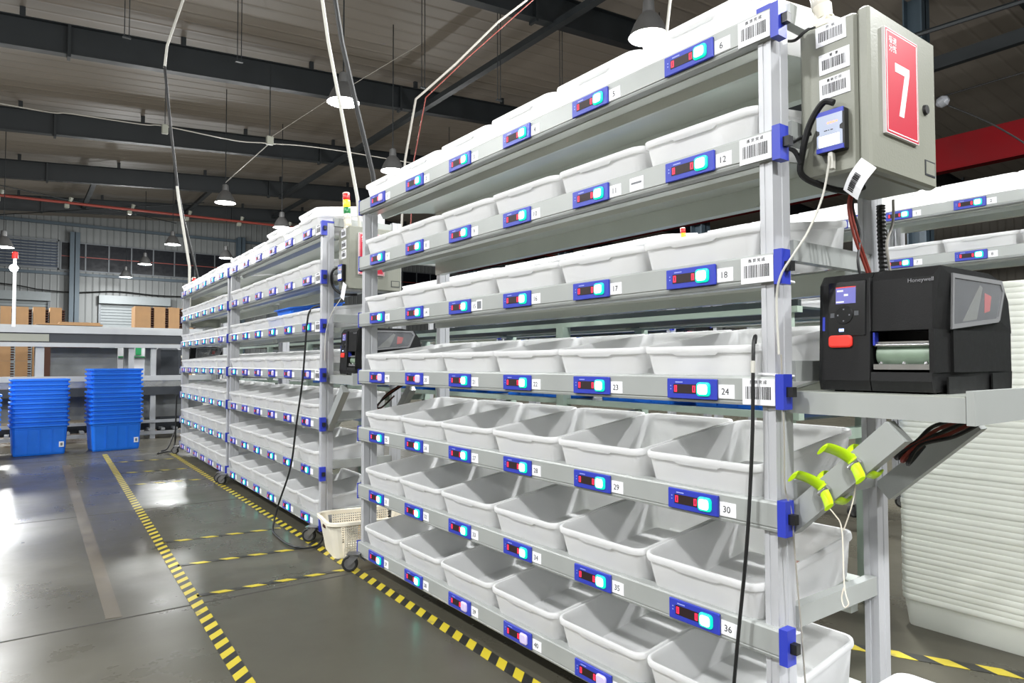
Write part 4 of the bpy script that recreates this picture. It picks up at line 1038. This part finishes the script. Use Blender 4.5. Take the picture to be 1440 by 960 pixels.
# ================================================================== CABLES FROM THE ROOF
def conduit(pts, r, m, label, cat='conduit'):
    O('ceiling_conduit', MB().tube(pts, r, 8).mesh('ceiling_conduit', m), None, label=label, cat=cat)
conduit([(1.80, 9.50, 1.97), (1.80, 9.5, 2.35), (1.66, 9.5, 3.21), (1.64, 9.5, 3.38)], 0.017, CABLEW, 'white conduit dropping to the far end of the farthest aisle rack')
conduit([(1.475, 9.5, 4.88), (1.50, 9.5, 5.17), (1.68, 9.5, 5.83), (2.6, 9.5, 8.7)], 0.016, CABLEW, 'white cable from the roof joining the far white conduit')
conduit([(1.92, 9.53, 1.97), (1.90, 9.53, 2.25), (1.72, 9.53, 3.0), (1.655, 9.51, 3.3), (1.555, 9.5, 4.12), (1.475, 9.5, 4.90)], 0.017, CABLE, 'black cable running alongside the far white conduit')
conduit([(1.745, 4.0, 1.95), (1.728, 4.0, 2.14), (1.64, 4.0, 2.57), (1.53, 4.0, 3.09), (1.49, 4.0, 3.34), (1.40, 4.0, 8.2)], 0.0115, CABLEW, 'straight white conduit dropping to the cabinet of the second rack')
conduit([(2.02, 4.3, 2.00), (1.97, 4.3, 2.40), (1.86, 4.3, 2.8), (1.74, 4.3, 3.26), (1.69, 4.3, 3.54), (1.5, 4.3, 8.2)], 0.017, CABLE, 'dark conduit dropping behind the second rack beside the white one')
conduit([(2.34, 4.6, 2.1), (2.37, 4.6, 2.65), (2.46, 4.6, 3.14), (2.56, 4.6, 3.24), (2.82, 4.6, 3.51), (3.24, 4.6, 3.98), (3.54, 4.6, 4.26), (6.5, 4.75, 7.9)], 0.009, CABLEG, 'grey cable slanting from the roof beam down behind the nearest rack')
conduit([(2.39, 4.55, 2.1), (2.42, 4.55, 2.65), (2.52, 4.55, 3.15), (2.90, 4.55, 3.56), (3.60, 4.55, 4.28), (6.6, 4.7, 7.9)], 0.0045, CABLER, 'thin red cable twisted with the grey slanting cable')
conduit([(3.49, 3.0, 2.9), (3.50, 3.0, 3.32), (3.54, 3.0, 3.56), (4.1, 3.0, 8.6)], 0.010, CABLEW, 'white conduit beside the brightest lamp above the nearest rack')
for k, (x, y, za, zb, w_) in enumerate(((1.40, 13.0, 6.65, 8.55, 'first'), (3.23, 13.0, 6.72, 8.7, 'second'), (6.55, 12.0, 6.7, 8.95, 'third'), (7.73, 11.0, 6.4, 9.0, 'fourth'), (9.37, 11.0, 7.0, 9.15, 'fifth'))):
    O('hanger_rod', MB().cyl((x, y, za), (x, y, zb), 0.008, 0.008, 6).cyl((x + 0.07, y, za), (x + 0.07, y, zb), 0.008, 0.008, 6).box(x - 0.03, y - 0.03, za - 0.02, x + 0.10, y + 0.03, za).mesh('hanger_rod', BEAM), None, label='paired thin hanger rods under the roof, %s from the left' % w_, cat='rod', group='hanger rods under the roof')
O('junction_box', MB().cyl((4.72, 16.0, 6.42), (4.72, 16.0, 8.1), 0.012, 0.012, 6, 1).cbox(4.64, 15.95, 6.22, 4.80, 16.05, 6.42, 0.01).mesh('junction_box', CABI, BEAM), None, label='small white junction box on a rod where lamp cables meet', cat='box')
O('junction_box', MB().cyl((2.50, 15.95, 6.22), (2.50, 15.95, 7.75), 0.008, 0.008, 6, 1).cbox(2.44, 15.9, 6.02, 2.56, 16.0, 6.22, 0.01).mesh('junction_box', CABI, BEAM), None, label='small white box hanging behind the far white conduit', cat='box')
cable('lighting_cable', [(-7, 16, 6.2), (-0.32, 16, 6.05), (0.82, 16, 6.10), (2.08, 16, 6.15), (2.5, 16, 6.20), (3.94, 16, 6.17), (4.7, 16, 6.25), (6.47, 16, 6.4), (12, 16, 6.5)], 0.012, CABLEG, 'grey lighting cable strung below the second roof beam')
cable('lighting_cable', [(4.72, 16.05, 6.26), (4.66, 18.0, 6.18), (4.62, 19.68, 6.12)], 0.012, CABLEG, 'grey cable slanting down to the bell lamp left of the white conduit')
cable('lighting_cable', [(4.74, 15.95, 6.4), (5.6, 14.0, 7.0), (6.55, 12.0, 7.6)], 0.007, CABLEG, 'thin cable rising from the junction box towards the near roof beam')
pp = O('sprinkler_pipe', MB().tube([(-12, 30, 7.0), (30, 30, 7.35)], 0.05, 8).mesh('sprinkler_pipe', PIPER), None, label='red pipe crossing the hall below the far roof beams', cat='pipe')
for k in range(8):
    x = -0.6 + k * 2.05; z = 7.0 + 0.35 * (x + 12) / 42
    O('pipe_bracket', MB().cbox(x - 0.08, 29.9, z - 0.2, x + 0.08, 30.1, z - 0.05, 0.02).cyl((x + 0.1, 30, z + 0.05), (x + 0.14, 30, z + 0.2), 0.05, 0.08, 8).mesh('pipe_bracket', CABI), pp)
cable('wall_cable', [(-6, 40.3, 5.2), (-0.62, 40.3, 4.95), (0.9, 40.3, 4.75), (2.4, 40.3, 4.7), (4.2, 40.3, 4.85), (6.2, 40.3, 4.75), (9, 40.3, 4.8), (14, 40.3, 4.8)], 0.03, CABLE, 'dark cable sagging along the far wall above the shutters')
cable('cross_brace', [(-1.0, 34.95, 7.2), (6.0, 29.0, 7.55)], 0.018, BEAM, 'thin steel brace under the far roof, rising rightwards', 'rod')
cable('cross_brace', [(-1.0, 29.0, 7.3), (6.0, 34.8, 7.7)], 0.018, BEAM, 'thin steel brace under the far roof, falling rightwards', 'rod')
# right side: crane beam, rod, small lamp with its cables
O('crane_beam', MB().box(15.85, -6, 5.17, 16.12, 26, 5.19).box(15.97, -6, 5.19, 16.0, 26, 5.86).box(15.85, -6, 5.86, 16.12, 26, 5.88).box(15.84, -6, 5.19, 15.97, 26, 5.86).mesh('crane_beam', CRANE), None, label='long red crane beam running behind the right hand racks', cat='beam')
cable('tie_rod', [(12, -6, 6.0), (12, 8, 6.7)], 0.04, BEAM, 'thin dark rod under the roof right of cabinet seven', 'rod')
cable('lighting_cable', [(13, -6, 5.9), (13, 1.5, 5.78), (13, 3.78, 5.76), (13, 5.06, 5.75)], 0.014, CABLE, 'dark cable leading to the small lamp right of cabinet seven')
cable('lighting_cable', [(13, 5.06, 5.70), (13.3, 4.4, 5.2), (13.6, 3.9, 4.7), (13.8, 3.6, 4.3)], 0.014, CABLE, 'dark cable drooping from the small lamp right of cabinet seven')
O('small_lamp', MB().lathe([(0.03, 0), (0.09, 0.05), (0.10, 0.14), (0.05, 0.2)], 14, 0, True, True).mesh('small_lamp', KEYG), None, M=T((13, 5.06, 5.62)) @ Matrix.Rotation(1.2, 4, 'X'), label='small unlit glass lamp under the roof right of cabinet seven', cat='lamp')

cable('floor_cable', [(1.66, 9.45, 0.70), (1.655, 9.46, 0.30), (1.65, 9.47, 0.10), (1.60, 9.42, 0.010), (1.46, 9.30, 0.010), (1.42, 9.22, 0.010)], 0.010, CABLE, 'black cable reaching the floor left of the farthest aisle rack')
cable('floor_cable', [(1.655, 9.50, 0.25), (1.56, 9.40, 0.05), (1.50, 9.44, 0.010), (1.66, 9.28, 0.010)], 0.009, CABLE, 'short black cable on the floor left of the farthest aisle rack')
# ================================================================== LAMPS
SHM = MB().lathe([(0.05, 0.52), (0.075, 0.50), (0.085, 0.34), (0.13, 0.30), (0.20, 0.18), (0.265, 0.02), (0.275, 0.0), (0.262, 0.004), (0.19, 0.16), (0.10, 0.27), (0.02, 0.28)], 22, 0, True, True).mesh('shade', SHADE)
BULB = MB().lathe([(0.02, 0.26), (0.18, 0.15), (0.25, 0.025), (0.23, 0.005), (0.12, -0.012), (0.01, -0.018)], 22, 0, True, True).mesh('bulb', LAMPG)
LAMPS = [(4.44, 10.9, 5.55, 'just right of the long white conduit'), (4.62, 19.7, 5.55, 'nearest right of the far white conduit'), (4.71, 28.0, 5.58, 'third along the middle row'), (4.54, 33.5, 5.48, 'fourth along the middle row'),
         (4.21, 37.0, 5.25, 'farthest in the middle row'), (6.87, 6.2, 5.52, 'brightest, above the nearest rack'), (7.09, 30.0, 5.54, 'just above the farthest aisle rack'), (-0.35, 26.0, 4.70, 'at the left edge above the red capped pole'), (-0.60, 18.0, 4.30, 'at the left edge under the far beams')]
HID = [(-3.2, 9.0, 5.5), (-3.2, 2.4, 5.5), (-3.2, -3.6, 5.5), (0.9, -3.6, 5.5), (4.5, 2.5, 5.5), (4.6, -4.5, 5.5), (6.9, -1.5, 5.5), (6.9, 14.0, 5.5), (-8.5, 14.0, 5.5), (-8.5, 6.0, 5.5), (-8.5, -1.0, 5.5), (6.9, 22, 5.5), (12, 2, 5.5), (12, 10.5, 5.5), (12, 20, 5.5)]  # lamps set mostly out of view, some added to brighten bins and white stack
rowsn = {}
for k, L_ in enumerate(LAMPS + HID):
    x, y, z = L_[:3]
    lab = 'bell shaped hanging lamp, lit, ' + (L_[3] if k < len(LAMPS) else 'outside the view at %s position' % ordw(k - len(LAMPS) + 1))
    root = O('high_bay_lamp', None, None, (x, y, z), label=lab, cat='lamp', group='bell shaped hall lamps')
    O('lamp_shade', SHM, root)
    O('lamp_bulb', BULB, root)
    zt = zbeam(x) + ROOFUP - z
    O('lamp_rod', MB().cyl((0, 0, 0.52), (0, 0, zt), 0.012, 0.012, 6).mesh('lamp_rod', BEAM), root)
    ld = bpy.data.lights.new('lamp_light', 'AREA')
    ld.shape = 'DISK'; ld.size = 0.46; ld.energy = LAMP_W; ld.color = (0.985, 1.0, 0.995)
    O('lamp_light', ld, root, (0, 0, -0.03))
    pd = bpy.data.lights.new('bulb_light', 'POINT')
    pd.shadow_soft_size = 0.1; pd.energy = BULB_W; pd.color = (0.985, 1.0, 0.995)
    O('bulb_light', pd, root, (0, 0, -0.14))

for o in [o for o in COL.objects if o.parent is None and 'label' in o]:
    if len(o['label'].replace(',', '').split()) > 16: print('LONG', o['label'])
